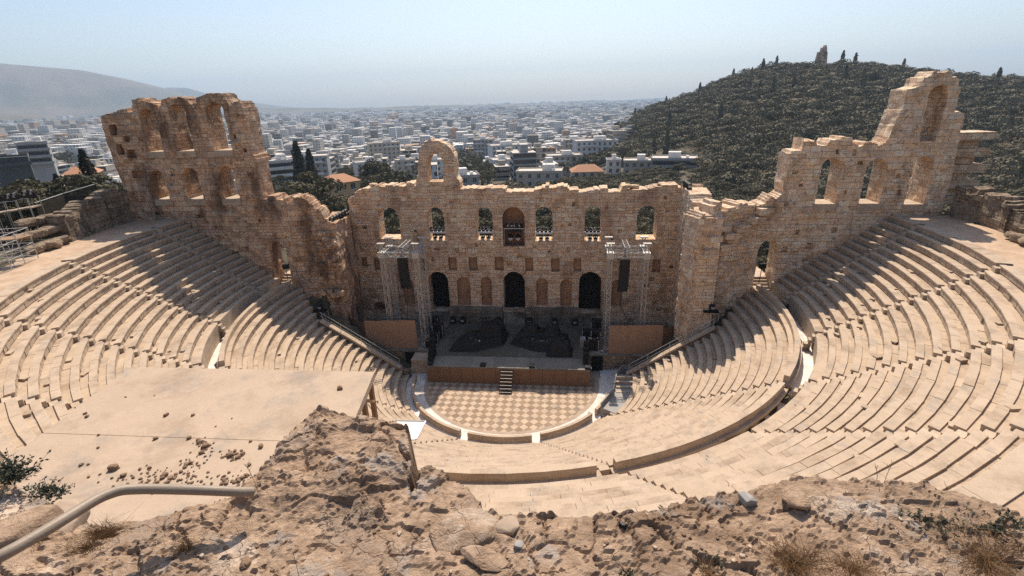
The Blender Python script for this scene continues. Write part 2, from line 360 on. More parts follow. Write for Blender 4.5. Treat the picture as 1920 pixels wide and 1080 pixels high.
# ------------------------------------------------------------------ ground heights
HILL = [(-90, -9), (-20, -6), (0, -5), (5.5, .5), (10.2, 15), (13, 23), (15.1, 31.5), (17.5, 38), (19.7, 43), (21.5, 42), (23.5, 45.5), (26.1, 40), (29, 37), (31.8, 32), (37.4, 24.5), (45, 21), (60, 20), (90, 16)]
def sst(a, b, x): t = np.clip((x-a)/(b-a), 0, 1); return t*t*(3-2*t)
def ground_h(x, y):
    x = np.asarray(x, float); y = np.asarray(y, float)
    dx, dy = x-CAM.x, y-CAM.y; R = np.hypot(dx, dy); az = np.degrees(np.arctan2(dx, dy)); r = np.hypot(x, y)
    plain = np.interp(R, [60, 150, 240, 330, 430, 700, 2500], [-2, -2.5, -9, -17, -24, -40, -46])
    left = np.interp(R, [60, 100, 150, 200, 260, 330], [10.5, 8, 4, -2, -10, -17]); wl = sst(-27, -37, az); plain = plain*(1-wl)+np.maximum(plain, left)*wl
    zr = np.interp(az, [h[0] for h in HILL], [h[1] for h in HILL])
    hill = np.where(R < 520, -9+(zr+9)*sst(120, 520, R)**.9, (zr+45)*(1-sst(560, 1000, R))-45)
    w = sst(-1, 9, az); plain = plain*(1-w)+np.maximum(plain, hill)*w
    north = 17.0+np.clip(r-42.3, 0, 40)*.55*sst(-6, -26, y)
    south = np.where(np.abs(x) < 44, plain, plain)
    north = north-3.5*sst(44.6, 54, np.abs(x))*sst(-38, -8, y)-2*sst(60, 110, np.abs(x))*sst(-40, -10, y)
    t = sst(4, 38, y)
    h = north*(1-t)+south*t
    wing = (np.abs(x) > 20) & (np.abs(x) < 42.5) & (y > 4.4)
    h = np.where(wing, 8.4*(1-sst(9, 30, y))+plain*sst(9, 30, y), h)
    h = np.where((np.abs(x) <= 21) & (y > 0), -1.0+(plain+1)*sst(14, 30, y), h)
    cone = np.where(r < 11, -.6, np.where(r < 26.5, -.6+(r-11)*.62, np.where(r < 37.3, 8.3+(r-26.5)*.66-.9, 16.2)))
    ins = (r < 41.6) & (y < 4.4)
    return np.where(ins, cone, h)

# ------------------------------------------------------------------ ground sheet
mg, nt, b = new_mat('ground_earth'); g = nt.nodes.new('ShaderNodeNewGeometry'); P_ = g.outputs['Position']
c = mixc(nt, ramp(nt, noi(nt, P_, .02, 6, .6), .4, .6), (.085, .078, .05), (.055, .055, .034))
c = mixc(nt, ramp(nt, noi(nt, P_, .6, 6, .7), .45, .65), c, (.17, .13, .088))
sz_ = nt.nodes.new('ShaderNodeSeparateXYZ'); nt.links.new(P_, sz_.inputs[0]); c = mixc(nt, ramp(nt, sz_.outputs[2], -11, -17), c, mixc(nt, noi(nt, P_, .05, 5), (.20, .19, .17), (.34, .32, .28)))
nt.links.new(c, b.inputs['Base Color']); bump(nt, b, noi(nt, P_, 2., 7, .7), .6, .12)
rr = np.concatenate([np.linspace(0.5, 60, 90), 60*np.geomspace(1.03, 7600/60, 110)]); aa = np.linspace(0, 2*PI, 361)
RR, AA = np.meshgrid(rr, aa, indexing='ij'); X = CAM.x+RR*np.sin(AA); Y = CAM.y+RR*np.cos(AA); Z = ground_h(X, Y)
near = RR < 3.4; Z = np.where(near, np.minimum(Z, 24.0), Z)
me = np_mesh('ground', np.stack([X, Y, Z], -1).reshape(-1, 3), grid_faces(len(rr), len(aa)), mg)
link(bpy.data.objects.new('ground', me), kind='structure')
# landing round the top of the seats
ml, nt, b = new_mat('landing_earth'); g = nt.nodes.new('ShaderNodeNewGeometry'); P_ = g.outputs['Position']
c = mixc(nt, ramp(nt, noi(nt, P_, .9, 7, .7), .35, .65), (.40, .28, .19), (.53, .40, .285)); c = mixc(nt, ramp(nt, noi(nt, P_, 6, 5, .7), .58, .7), c, (.30, .21, .14))
nt.links.new(c, b.inputs['Base Color']); bump(nt, b, noi(nt, P_, 9, 6, .7), .5, .02)
A0 = np.radians(np.linspace(-97, 97, 160)); rl = np.linspace(37.72, 43.2, 14)
RR, AA = np.meshgrid(rl, A0, indexing='ij'); RR = RR+1.55*np.cos(AA)**2; X = RR*np.sin(AA); Y = np.minimum(-RR*np.cos(AA), 4.3)
Z = 17.0+np.array([[noise.noise((x*.5, y*.5, 0))*.04 for x, y in zip(a, c_)] for a, c_ in zip(X, Y)])
me = np_mesh('upper_landing', np.stack([X, Y, Z], -1).reshape(-1, 3), grid_faces(14, 160), ml)
link(bpy.data.objects.new('upper_landing', me), kind='structure')

# ------------------------------------------------------------------ seating
R0L, DRL, Z0L, DZL, NL = 11.3, .735, .45, .478, 20
R0U, DRU, Z0U, DZU, NU = 27.12, .695, 10.25, .488, 15
def diag_lim(side):      # where lower rows run into the wing wall
    return (lambda r: 90.6 if r < 20.2 else 90+math.degrees(math.asin(min(.99, max(0., (r-20.2)*.92)/r))))
def ext(k, an, low):     # the upper rows bow out a little towards the front
    return 0. if low else 1.55*(k/14)*math.cos(an)**2
def seat_wedge(a0f, a1f, k0, k1, low, label, group):
    R0, DR, Z0, DZ = (R0L, DRL, Z0L, DZL) if low else (R0U, DRU, Z0U, DZU)
    am = rad((a0f(30)+a1f(30))/2); rm = R0+DR*k0
    t = thing('seating_wedge', label, 'stone seating', (rm*math.sin(am), -rm*math.cos(am), Z0+DZ*k0-DZ), group)
    for k in range(k0, k1):
        r0 = R0+DR*k; z = Z0+DZ*k; mb = MB(); a0, a1 = a0f(r0), a1f(r0)
        if a1-a0 < 1.2: continue
        first = (not low and k == 0); last = (not low and k == k1-1)
        def strip(prof, lmin, lmax, g, jr, jz, maxsub, drop=0., curve=True):
            a = a0; n = len(prof)
            while a < a1-.03:
                e = a+math.degrees(random.uniform(lmin, lmax)/r0)
                if a1-e < math.degrees(lmin*.6/r0): e = a1
                g_ = math.degrees(g/r0); sub = max(1, int((e-a)/2.2)) if curve else 1; dr, dz = random.gauss(0, jr), random.gauss(0, jz); sl = random.gauss(0, jz)
                if random.random() < drop: a = e; continue
                v = []
                for i in range(sub+1):
                    an = rad(a+g_+(e-a-2*g_)*i/sub); x_ = ext(k, an, low); s_, c_ = math.sin(an), math.cos(an)
                    v += [((r0+x_+p+dr)*s_, -(r0+x_+p+dr)*c_, z+h+dz+sl*(i/sub-.5)) for p, h in prof]
                f = [tuple(range(n)), tuple(range((sub+1)*n-1, sub*n-1, -1))]
                for i in range(sub): f += [(i*n+j, (i+1)*n+j, (i+1)*n+(j+1) % n, i*n+(j+1) % n) for j in range(n)]
                mb.add(v, f); a = e
        w = .40 if not last else .95
        if first: strip([(.0, -1.66), (.0, 0), (DR*1.0, 0), (DR*1.0, -1.66)], 1.6, 2.6, .004, .004, .003, 3)
        else:
            strip([(-.005, -.115), (-.01, -.02), (.01, 0), (w, -.004), (w, -.115)], 1.1, 2.6, .009, .007, .005, 3)
            strip([(.045, -DZ-.02), (.045, -.116), (.34, -.116), (.34, -DZ-.02)], .42, .82, .017, .012, 0., 1, .035, False)
            strip([(.12, -DZ-.3), (.12, -.13), (.40, -.13), (.40, -DZ-.3)], 3, 5, 0, 0, 0, 3)
        if not last: strip([(w-.04, -.32), (w-.04, -.095), (DR+.10+1.6/14, -.095), (DR+.10+1.6/14, -.32)], .9, 2.0, .006, .004, .008, 3)
        nsl = int(rad(a1-a0)*r0*(.035 if low else .07)+random.random())
        for _ in range(nsl):     # loose slabs lying on the foot rest
            an = rad(random.uniform(a0+.8, a1-.8)); rp = r0+ext(k, an, low)+random.uniform(.42, .62); w_ = random.uniform(.15, .36)
            x_, y_ = rp*math.sin(an), -rp*math.cos(an); mb.box(x_-w_, x_+w_, y_-.15, y_+.15, z-.11, z+random.uniform(.0, .10), 0, an+random.gauss(0, .35))
        mb.obj('seat_row', M['seat'], t)
    return t
def gap(c, w, s):        # side of a stair of half width w centred at angle c
    return lambda r: c+s*math.degrees(w/r)
LOW = [-90, -54, -18, 18, 54, 90]
lowlab = ['lower seating wedge at far left, its inner end against the left parodos wall', 'lower seating wedge left of centre, mostly hidden behind the foreground boulder',
          'central lower seating wedge facing the orchestra between the two white stair gaps', 'broad lower seating wedge right of centre above the grey ramp', 'lower seating wedge at far right ending at the right wing doorway']
for i in range(5):
    f0 = (lambda r: -diag_lim(-1)(r)) if i == 0 else gap(LOW[i], .30, 1)
    f1 = (lambda r: diag_lim(1)(r)) if i == 4 else gap(LOW[i+1], .30, -1)
    seat_wedge(f0, f1, 0, NL, True, lowlab[i], 'lower seating wedges')
UPA = [-99, -90.5, -72.5, -54.5, -37, -19, 0, 19, 37, 54.5, 72.5, 90.5, 99]
wallang = lambda r: 90+math.degrees(math.asin(3.95/r))
uplab = ['narrow shaded upper seating block against the left wing wall', 'upper left seating wedge crossed by the shadow edge of the left ruin', 'sunlit upper left seating wedge, third from the left wing wall',
         'upper left seating wedge rising behind the bare concrete roof', 'upper seating wedge almost hidden under the bare concrete roof', 'upper seating wedge hidden behind the foreground boulder',
         'upper seating wedge straight below the camera right of the boulder', 'upper seating wedge with broken slabs just beyond the right foreground ledge', 'upper right seating wedge rising to the right picture edge',
         'sunlit upper right seating wedge, third from the right wing wall', 'upper right seating wedge crossed by the shadow edge of the right ruin', 'narrow shaded upper seating block against the right wing wall']
for i in range(12):
    f0 = (lambda r: -wallang(r)) if i == 0 else gap(UPA[i], .30, 1)
    f1 = (lambda r: wallang(r)) if i == 11 else gap(UPA[i+1], .30, -1)
    seat_wedge(f0, f1, 0, NU, False, uplab[i], 'upper seating wedges')
def stairway(c, low, label):
    R0, DR, Z0, DZ, n = (R0L, DRL, Z0L, DZL, NL) if low else (R0U, DRU, Z0U, DZU, NU)
    mb = MB(); s_, c_ = math.sin(rad(c)), math.cos(rad(c))
    xk = 0.
    def stp(ra, rb, z, h):
        w = .29; v = []
        for zz in (z-h, z):
            for r, sg in ((ra+xk, -1), (ra+xk, 1), (rb+xk, 1), (rb+xk, -1)):
                v.append((r*s_+sg*w*c_, -r*c_+sg*w*s_, zz))
        mb.add(v, [(3, 2, 1, 0), (4, 5, 6, 7), (0, 1, 5, 4), (1, 2, 6, 5), (2, 3, 7, 6), (3, 0, 4, 7)])
    for k in range(n):
        r0 = R0+DR*k; z = Z0+DZ*k; xk = ext(k, rad(c), low)
        stp(r0-DR*.24, r0+DR*.28, z-DZ*.5+random.gauss(0, .008), .6); stp(r0+DR*.26, r0+DR*.78, z-.10+random.gauss(0, .008), .7)
    xk = 0.
    if not low:
        for q in range(3): stp(R0-.95+q*.28, R0-.2, 8.62+.3+q*.36, .3+q*.36)
    o = mb.obj('stairway', M['stair'])
    tag(o, label, 'stairs', 'radial stairways between the seats')
for c, l in zip([-54, -18, 18, 54], ['radial stair in the lower seats left, running down towards the white barrier', 'lower radial stair behind the boulder and white canopy', 'lower radial stair right of centre with white paving at its top', 'lower radial stair at right ending beside the grey ramp']): stairway(c, True, l)
for c, l in zip(UPA[1:-1], ['shaded upper stair beside the left wing wall', 'upper stair with light patches left of the left ruin shadow', 'upper stair of overlapping seat ends at far left, above the concrete roof', 'upper stair meeting the far left end of the concrete roof', 'upper stair hidden by the concrete roof',
        'upper stair hidden by the foreground boulder', 'upper stair with dark seat ends below the right foreground ledge', 'upper stair at right from the wide walkway gap to the picture edge', 'upper stair with broken seat ends at far right', 'upper stair across the middle of the right seats', 'shaded upper stair beside the right wing wall']): stairway(c, False, l)
# walkway between the tiers, its parapet, and the ring round the orchestra
def ring_blocks(name, r0, r1, z0, z1, a0, a1, L, mat, parent=None, kind=None, jit=.006):
    mb = MB(); a = a0
    while a < a1-.01:
        da = math.degrees(L*random.uniform(.85, 1.15)/r1); e = a+da
        if a1-e < da*.4: e = a1
        sub = max(1, int((e-a)/2.5)); v = []; dz = random.gauss(0, jit)
        for i in range(sub+1):
            an = rad(a+(e-a)*i/sub); s_, c_ = math.sin(an), math.cos(an)
            v += [(r0*s_, -r0*c_, z0), (r1*s_, -r1*c_, z0), (r1*s_, -r1*c_, z1+dz), (r0*s_, -r0*c_, z1+dz)]
        f = [(3, 2, 1, 0), tuple(4*sub+i for i in range(4))]
        for i in range(sub):
            o = 4*i
            f += [(o+j, o+(j+1) % 4, o+4+(j+1) % 4, o+4+j) for j in range(4)]
        mb.add(v, f); a = e
    return mb.obj(name, mat, parent, kind)
ring_blocks('walkway', 25.7, 27.15, 8.2, 8.62, -99, 99, 1.6, M['paving'], kind='structure', jit=.003)
par_lab = ['curved parapet behind the far left lower seats', 'curved parapet behind the lower seats left of centre', 'brown curved parapet straight across behind the central lower seats', 'long curved parapet sweeping behind the lower seats right of centre', 'curved parapet behind the far right lower seats']
for i in range(5):
    a0 = -98.5 if i == 0 else LOW[i]+math.degrees(.55/26); a1 = 98.5 if i == 4 else LOW[i+1]-math.degrees(.55/26)
    o = ring_blocks('parapet_wall', 25.62, 26.0, 8.3, 9.98, a0, a1, 2.2, M['seat'], jit=.004)
    tag(o, par_lab[i], 'wall', 'parapets of the lower seats')
bar_lab = ['low curved barrier at the left side of the orchestra', 'low curved barrier left of centre beside the white canopy', 'low straight looking barrier at the front of the orchestra between two gaps', 'low curved barrier right of centre running up to the ramp', 'low curved barrier at the right side of the orchestra']
for i in range(5):
    a0 = -88 if i == 0 else LOW[i]+math.degrees(.4/10.6); a1 = 74 if i == 4 else LOW[i+1]-math.degrees(.4/10.6)
    o = ring_blocks('orchestra_barrier', 10.38, 10.66, 0, .72, a0, a1, 3., M['seat'], jit=.0)
    tag(o, bar_lab[i], 'barrier', 'low barriers round the orchestra')
ring_blocks('seat_foot_path', 10.2, 11.6, -.5, .02, -91, 91, 1.4, M['paving'], kind='structure')
ring_blocks('white_orchestra_ring', 9.4, 10.21, -.5, .028, -96, 96, 1.3, M['ring'], kind='structure', jit=.001)
ring_blocks('brown_orchestra_ring', 8.95, 9.4, -.5, .018, -98, 98, .8, M['border'], kind='structure', jit=.001)
mb = MB(); s_ = .45
for i in range(-40, 41):
    for j in range(-40, 41):
        x, y = (i+j)*s_+.2, (i-j)*s_
        if math.hypot(x, y) < 9.25 and y < 1.2:
            z = random.gauss(0, .002); h = s_*.985
            mb.add([(x-h, y, z), (x, y-h, z), (x+h, y, z), (x, y+h, z)], [(0, 1, 2, 3)], ((i+j) % 2))
mb.obj('orchestra_floor', [M['tile_light'], M['tile_dark']], kind='structure')
mb = MB(); mb.box(-21, 21, -.8, 14, -.6, -.012); mb.prism([(9.0*math.sin(rad(a)), -9.0*math.cos(rad(a))) for a in range(-95, 96, 5)], -.6, -.02); mb.obj('orchestra_bed', M['border'], kind='structure')
# drains set in the white ring
for a, l in ((-70, 'round drain grille in the left part of the white orchestra ring'), (-29, 'round drain grille near the left barrier gap'), (8, 'round drain grille near the front barrier gap'), (56, 'round drain grille in the right part of the white orchestra ring')):
    x, y = 9.8*math.sin(rad(a)), -9.8*math.cos(rad(a)); t = thing('drain', l, 'drain', (x, y, .03))
    mb = MB(); mb.prism([(x+.34*math.cos(i*PI/2+rad(a)+.785), y+.34*math.sin(i*PI/2+rad(a)+.785)) for i in range(4)], .02, .036); mb.obj('surround', M['ring'], t)
    mb = MB(); mb.prism([(x+.16*math.cos(i*PI/8), y+.16*math.sin(i*PI/8)) for i in range(16)], .03, .042); mb.obj('grille', M['grey'], t)

# ------------------------------------------------------------------ stage wall
D = 11.7; K = (D-CAM.y)/(6.675-CAM.y)
fX = lambda x: CAM.x+(x-CAM.x)*K
fZ = lambda z: CAM.z+(z-CAM.z)*K
sw = thing('stage_wall', 'tall ruined stage wall with arched windows, niches and three dark doorways behind the stage', 'ruin', (-.6, D, 1.9))
X0 = -20.78
top = [(-20.81, 17.65), (-20.69, 17.97), (-19.91, 18.22), (-18.73, 18.98), (-17.38, 19.1), (-16.94, 19.41), (-15.88, 19.4), (-14.71, 19.26), (-12.07, 19.41), (-7.17, 19.23), (-6.81, 18.97), (-4.08, 18.66), (-3.62, 18.85), (-1.85, 18.91), (-1.1, 18.65), (0.34, 18.4), (1.91, 18.45), (3.28, 18.67), (3.46, 18.95), (5.87, 18.95), (6.24, 18.51), (8.69, 18.54), (11.9, 18.44), (12.17, 19.11), (12.58, 19.1), (12.68, 18.5), (14.89, 18.47), (15.04, 18.83), (18.75, 18.84)]
outl = [(-20.8, -.5), (18.75, -.5)]+top[::-1]
def SH(poly): return [(x-X0, z) for x, z in poly]
def W_(x0, x1, z0, z1): return SH(arch(fX(x0), fX(x1), fZ(z0), fZ(z1)))
holes = [W_(-15.4, -12.9, 14.1, 17.75), W_(-9.68, -7.75, 13.89, 17.67), W_(-4.2, -2.3, 13.89, 17.67), W_(2.33, 4.29, 13.77, 17.62), W_(7.75, 9.56, 13.76, 17.68), W_(13.26, 15.4, 13.98, 17.64),
         W_(-10.17, -7.83, 5.3, 10.17), W_(-1.38, 1.11, 5.3, 10.22), W_(7.26, 9.78, 5.3, 10.27)]
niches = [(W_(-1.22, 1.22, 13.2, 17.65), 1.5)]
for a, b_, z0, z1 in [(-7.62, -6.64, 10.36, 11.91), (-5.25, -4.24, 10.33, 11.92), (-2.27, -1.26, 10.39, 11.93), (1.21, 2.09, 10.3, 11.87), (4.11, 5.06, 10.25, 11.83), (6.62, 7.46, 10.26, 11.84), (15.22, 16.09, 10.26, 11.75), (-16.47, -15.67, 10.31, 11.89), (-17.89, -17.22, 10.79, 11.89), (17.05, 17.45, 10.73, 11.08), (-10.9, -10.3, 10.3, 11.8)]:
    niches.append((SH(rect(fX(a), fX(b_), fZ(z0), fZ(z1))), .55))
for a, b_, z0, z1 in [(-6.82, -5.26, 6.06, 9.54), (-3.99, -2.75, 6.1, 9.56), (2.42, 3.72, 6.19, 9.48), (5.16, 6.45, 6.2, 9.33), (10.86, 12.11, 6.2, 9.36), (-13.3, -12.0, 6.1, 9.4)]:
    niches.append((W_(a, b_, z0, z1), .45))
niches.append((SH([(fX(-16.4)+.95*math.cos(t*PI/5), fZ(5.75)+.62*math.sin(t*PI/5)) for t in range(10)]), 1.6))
wall('wall', (X0, D), (X0+60, D), [(x-X0, z) for x, z in outl], holes, niches, 2.3, M['wall'], sw, seed=1, putlog=46)
# free standing arch on top
ax0, ax1 = fX(-10.35), fX(-6.15); cxA = (ax0+ax1)/2
zt = lambda z: fZ(z)
ao = [(fX(-10.7), zt(19.9)), (fX(-5.7), zt(19.8)), (fX(-5.85), zt(20.6)), (fX(-6.15), zt(21.2)), (fX(-6.05), zt(22.4)), (fX(-6.2), zt(23.5)), (fX(-6.9), zt(24.35)), (fX(-7.7), zt(24.75)), (fX(-8.5), zt(24.75)), (fX(-9.3), zt(24.4)), (fX(-9.95), zt(23.6)), (fX(-10.2), zt(22.4)), (fX(-10.25), zt(21.0)), (fX(-10.6), zt(20.5))]
ah = [(fX(-9.2), zt(20.45)), (fX(-7.5), zt(20.45)), (fX(-7.42), zt(22.4)), (fX(-7.6), zt(23.0)), (fX(-8.2), zt(23.45)), (fX(-8.8), zt(23.2)), (fX(-9.15), zt(22.4))]
wall('top_arch', (X0, D+.1), (X0+60, D+.1), [(x-X0, z) for x, z in ao], [[(x-X0, z) for x, z in ah]], [], 1.9, M['wall'], sw, seed=4, jit=.16, relief=.09)
mb = MB()
for a, b_ in ((fX(-7.75), fX(-1.5)), (fX(1.25), fX(7.2))):
    x = a
    while x < b_-.2:
        w = min(random.uniform(.8, 1.5), b_-x)
        for z0, z1 in ((1.94, 2.6), (2.6, 3.2), (3.2, 3.84)):
            mb.box(x+.01, x+w-.01, D-.95+random.uniform(-.08, .06), D+.1, z0+.004, z1-.004+random.uniform(-.02, .0))
        x += w
mb.obj('podium', M['podium'], sw)
mb = MB()
for x, y, z, r in ((fX(12.2), D+1., fZ(19.6), .55), (fX(12.9), D+1.2, fZ(19.5), .6), (fX(6.9), D+.8, fZ(19.0), .35), (fX(-15.6), D+.9, fZ(20.1), .5), (fX(-14.9), D+.8, fZ(20.0), .35), (fX(-11.6), D+.7, fZ(20.3), .4), (fX(15.5), D+.8, fZ(19.75), .3)):
    mb.rock((x, y, z), r, (1.3, 1, .6), seed=x)
mb.obj('loose_capping_block', M['wall'], sw)
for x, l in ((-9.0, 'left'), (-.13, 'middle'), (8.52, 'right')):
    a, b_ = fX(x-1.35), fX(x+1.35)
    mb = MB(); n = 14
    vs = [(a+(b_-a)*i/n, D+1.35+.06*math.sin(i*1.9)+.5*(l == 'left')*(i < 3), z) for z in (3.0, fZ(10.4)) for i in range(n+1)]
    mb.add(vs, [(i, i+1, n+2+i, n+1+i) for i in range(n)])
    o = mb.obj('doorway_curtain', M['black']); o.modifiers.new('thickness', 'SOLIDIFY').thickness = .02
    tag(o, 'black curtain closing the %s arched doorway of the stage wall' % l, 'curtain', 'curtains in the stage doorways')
    mb = MB()
    for k in range(4): mb.box(a+.1, b_-.1, D-1.5+k*.36, D+(.05 if k < 3 else 1.2), 1.94, 2.22+k*.28)
    o = mb.obj('door_steps', M['podium']); tag(o, 'dark stone steps leading up to the %s doorway of the stage wall' % l, 'steps', 'steps of the stage doorways')

# ------------------------------------------------------------------ wings
def wing(side, label):
    return thing('wing_wall', label, 'ruin', (side*30, 4.1, 9))
rw = wing(1, 'right ruined wing wall stepping up to a lone tall tower with a vaulted niche')
rout = [(24.4, 7.5), (41.3, 15.5), (41.35, 20), (41.2, 24), (41.0, 26.3), (40.2, 26.6), (40.1, 28.6), (39.9, 28.65), (39.85, 29.2), (39.2, 29.3), (39.1, 29.75), (37.7, 29.8), (37.5, 29.4), (36.9, 29.35), (36.8, 28.7), (35.7, 28.35), (35.75, 26.8), (35.5, 26.6), (35.45, 25.4), (35.3, 25.2), (35.2, 24.0), (34.6, 23.7), (34.0, 23.95), (33.3, 23.9), (32.9, 23.5), (32.2, 23.75), (32.0, 24.3), (30.1, 24.4), (29.9, 23.7), (29.0, 23.75), (28.9, 24.2), (27.8, 24.2), (27.7, 23.2), (26.6, 23.15), (26.7, 21.2), (26.55, 20.2), (26.7, 19.2), (26.2, 18.7), (25.7, 18.9), (25.2, 18.3), (24.4, 18.1)]
sft = lambda poly, o: [(x-o, z) for x, z in poly]
rout = [(24.4, 7.5), (41.3, 7.5)]+rout[2:]
wall('tower_wall', (24.4, 4.1), (84.4, 4.1), sft(rout, 24.4), [sft(p, 24.4) for p in (arch(29.75, 31.65, 18.2, 22.55), arch(33.75, 35.6, 18.2, 22.5), arch(37.8, 39.6, 18.1, 22.6), arch(25.15, 27.1, 8.6, 14.6))], [(sft([(37.75, 23.9), (39.25, 23.9), (39.2, 26.2), (39.3, 27.8), (39.0, 28.6), (38.5, 28.75), (37.9, 28.5), (37.6, 27.6), (37.7, 25.8)], 24.4), 1.1, 0)], 2.4, M['wingr'], rw, seed=7, relief=.10, bw=1.0, bh=.58, putlog=26)
s0, s1 = Vector((18.4, 1.7)), Vector((24.45, 4.1)); Li = (s1-s0).length
itop = [(0, 17.4), (.6, 17.9), (1.3, 17.5), (2.0, 17.8), (2.2, 18.3), (3.4, 18.35), (4.8, 18.3), (5.4, 18.5), (Li, 18.2)]
wall('inner_wall', s0, s1, [(0, 0), (Li, 0)]+itop[::-1], [], [], 2.4, M['wingr'], rw, seed=9, relief=.20, jit=.26, bw=.9)
mb = MB()
for i, (px, py, w, h) in enumerate([(1330, 442, 1.6, .6), (1365, 440, 1.5, .5), (1320, 468, 1.3, .8), (1352, 460, 1.2, .6), (1390, 428, 1.4, .6), (1420, 415, 1.5, .6), (1345, 425, 1.8, .35), (1440, 400, 1.6, .7)]):
    p = at_y(px, py, 3.0); q = s0+(s1-s0)*((p.x-s0.x)/(s1.x-s0.x)); mb.box(p.x-w/2, p.x+w/2, q.y-.85, q.y+.4, p.z-h/2, p.z+h/2, 0, rad(21.6))
mb.obj('projecting_stone', M['wingr'], rw)
sa, sb = Vector((18.63, 11.7)), Vector((18.42, 1.72)); Ls = (sb-sa).length
wall('side_wall', sa, sb, [(0, 0), (Ls, 0), (Ls, 17.4), (Ls-1, 17.7), (Ls-2.5, 17.9), (Ls-4, 18.4), (Ls-6, 18.8), (0, 19.0)], [], [(arch(6.2, 7.7, 12.9, 16.5), 1.2), (arch(4.8, 6.6, 2.0, 8.2), 1.8)], 2.2, M['wingr'], rw, seed=12, outward=1)
mb = MB()
for k in range(9):
    z0 = 17.6+k*.76; ex = 46.0-.25*(k % 2)*3+random.uniform(-.3, .3)
    if k % 2 == 0: mb.box(41.0, ex, 6.7, 9.3, z0, z0+.74)
    else: mb.box(41.0, ex-.4, 7.15, 9.1, z0+.002, z0+.758)
    mb.box(41.0, 42.4+random.uniform(-.2, .5), 6.45, 6.9, z0+.01, z0+.72)
mb.obj('buttress', M['wingr'], rw)
lw = wing(-1, 'left ruined wing wall with two storeys of arched openings above the shaded seats')
def bumps(cx, r, z, n=7): return [(cx+r*math.cos(PI*i/n), z+.95*math.sin(PI*i/n)) for i in range(n+1)]
lout = [(-43.3, 7.5), (-24.4, 7.5), (-24.4, 19.2), (-25.8, 19.4), (-26.9, 19.3), (-26.95, 22.9), (-26.7, 23.3), (-27.0, 23.9), (-27.0, 28.7), (-27.4, 29.1), (-28.3, 28.9)]+bumps(-30.25, 1.75, 29.0)+bumps(-34.4, 1.7, 28.95)+bumps(-37.95, 1.6, 28.75)+[(-39.9, 28.7), (-40.1, 28.6), (-43.2, 28.15), (-43.4, 25), (-43.1, 22), (-42.9, 19)]
OL = -43.3
lh = [arch(-39.5, -37.7, 19.3, 22.55), arch(-35.65, -33.8, 19.3, 22.7), arch(-31.5, -29.65, 19.3, 22.85), arch(-38.75, -37.0, 24.4, 28.85), arch(-35.35, -33.5, 24.4, 29.2), arch(-31.2, -29.25, 24.4, 29.25), arch(-27.45, -25.45, 8.6, 14.5)]
ln = [(rect(-42.6, -41.8, 26.2, 27.3), .9), (rect(-41.3, -40.6, 25.5, 26.1), .5), (rect(-42.4, -41.7, 24.2, 25.3), .8), (rect(-41.4, -40.4, 23.8, 24.7), .7), (rect(-41.5, -40.2, 21.7, 22.5), .6)]
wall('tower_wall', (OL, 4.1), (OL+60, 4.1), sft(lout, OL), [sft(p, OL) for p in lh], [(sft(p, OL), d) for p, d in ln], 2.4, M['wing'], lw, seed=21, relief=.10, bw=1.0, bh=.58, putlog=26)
s0, s1 = Vector((-24.45, 4.1)), Vector((-19.65, 4.9)); Li = (s1-s0).length
itop = [(0, 19.2), (1.4, 19.5), (1.9, 19.3), (2.3, 19.0), (2.9, 18.5), (3.1, 17.8), (3.6, 17.6), (3.9, 16.6), (Li, 16.3)]
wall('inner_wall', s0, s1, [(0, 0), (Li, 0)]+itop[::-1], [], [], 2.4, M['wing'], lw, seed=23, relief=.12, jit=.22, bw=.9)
sa, sb = Vector((-19.7, 5.0)), Vector((-20.7, 11.7)); Ls = (sb-sa).length
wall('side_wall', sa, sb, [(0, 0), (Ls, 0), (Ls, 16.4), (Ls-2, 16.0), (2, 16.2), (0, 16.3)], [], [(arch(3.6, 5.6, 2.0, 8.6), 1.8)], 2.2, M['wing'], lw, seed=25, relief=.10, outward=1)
mb = MB()
for i in range(26):
    z = random.uniform(8, 16); px = random.uniform(600, 655); p = at_y(px, 420+(16-z)*16, 4.6)
    mb.rock((min(-19.9, p.x), 4.35+random.uniform(-.15, .3), z), random.uniform(.35, .6), (1.2, .8, .8), seed=i+.3)
mb.obj('projecting_stone', M['wing'], lw)
mb = MB()
mb.box(-27.6, -26.75, 3.9, 6.7, 23.5, 23.85); mb.box(-27.3, -26.6, 4.0, 6.6, 23.1, 23.5); mb.obj('cornice', M['wing'], lw)
# light sills of the openings
for t_, lst in ((lw, [(-39.5, -37.7, 19.3), (-35.65, -33.8, 19.3), (-31.5, -29.65, 19.3), (-38.75, -37., 24.4), (-35.35, -33.5, 24.4), (-31.2, -29.25, 24.4)]), (rw, [(29.75, 31.65, 18.2), (33.75, 35.6, 18.2), (37.8, 39.6, 18.1)])):
    for a, b_, z in lst:
        mb = MB(); x = a-.12
        for w in (.55, .45): mb.box(x, x+(b_-a+.24)*w-.01, 3.98, 6.42, z-.62, z+.05); x += (b_-a+.24)*w
        mb.obj('sill', M['stair'], t_)
# stairs seen through the wing doorways
for s, l in ((-1, 'left'), (1, 'right')):
    mb = MB()
    for k in range(6): mb.box(s*26.3-1.05, s*26.3+1.05, 4.3+k*.34, 9.5, 8.3, 8.85+k*.24)
    o = mb.obj('doorway_steps', M['stair']); tag(o, 'pale stone steps climbing through the %s wing doorway' % l, 'steps', 'steps in the wing doorways')

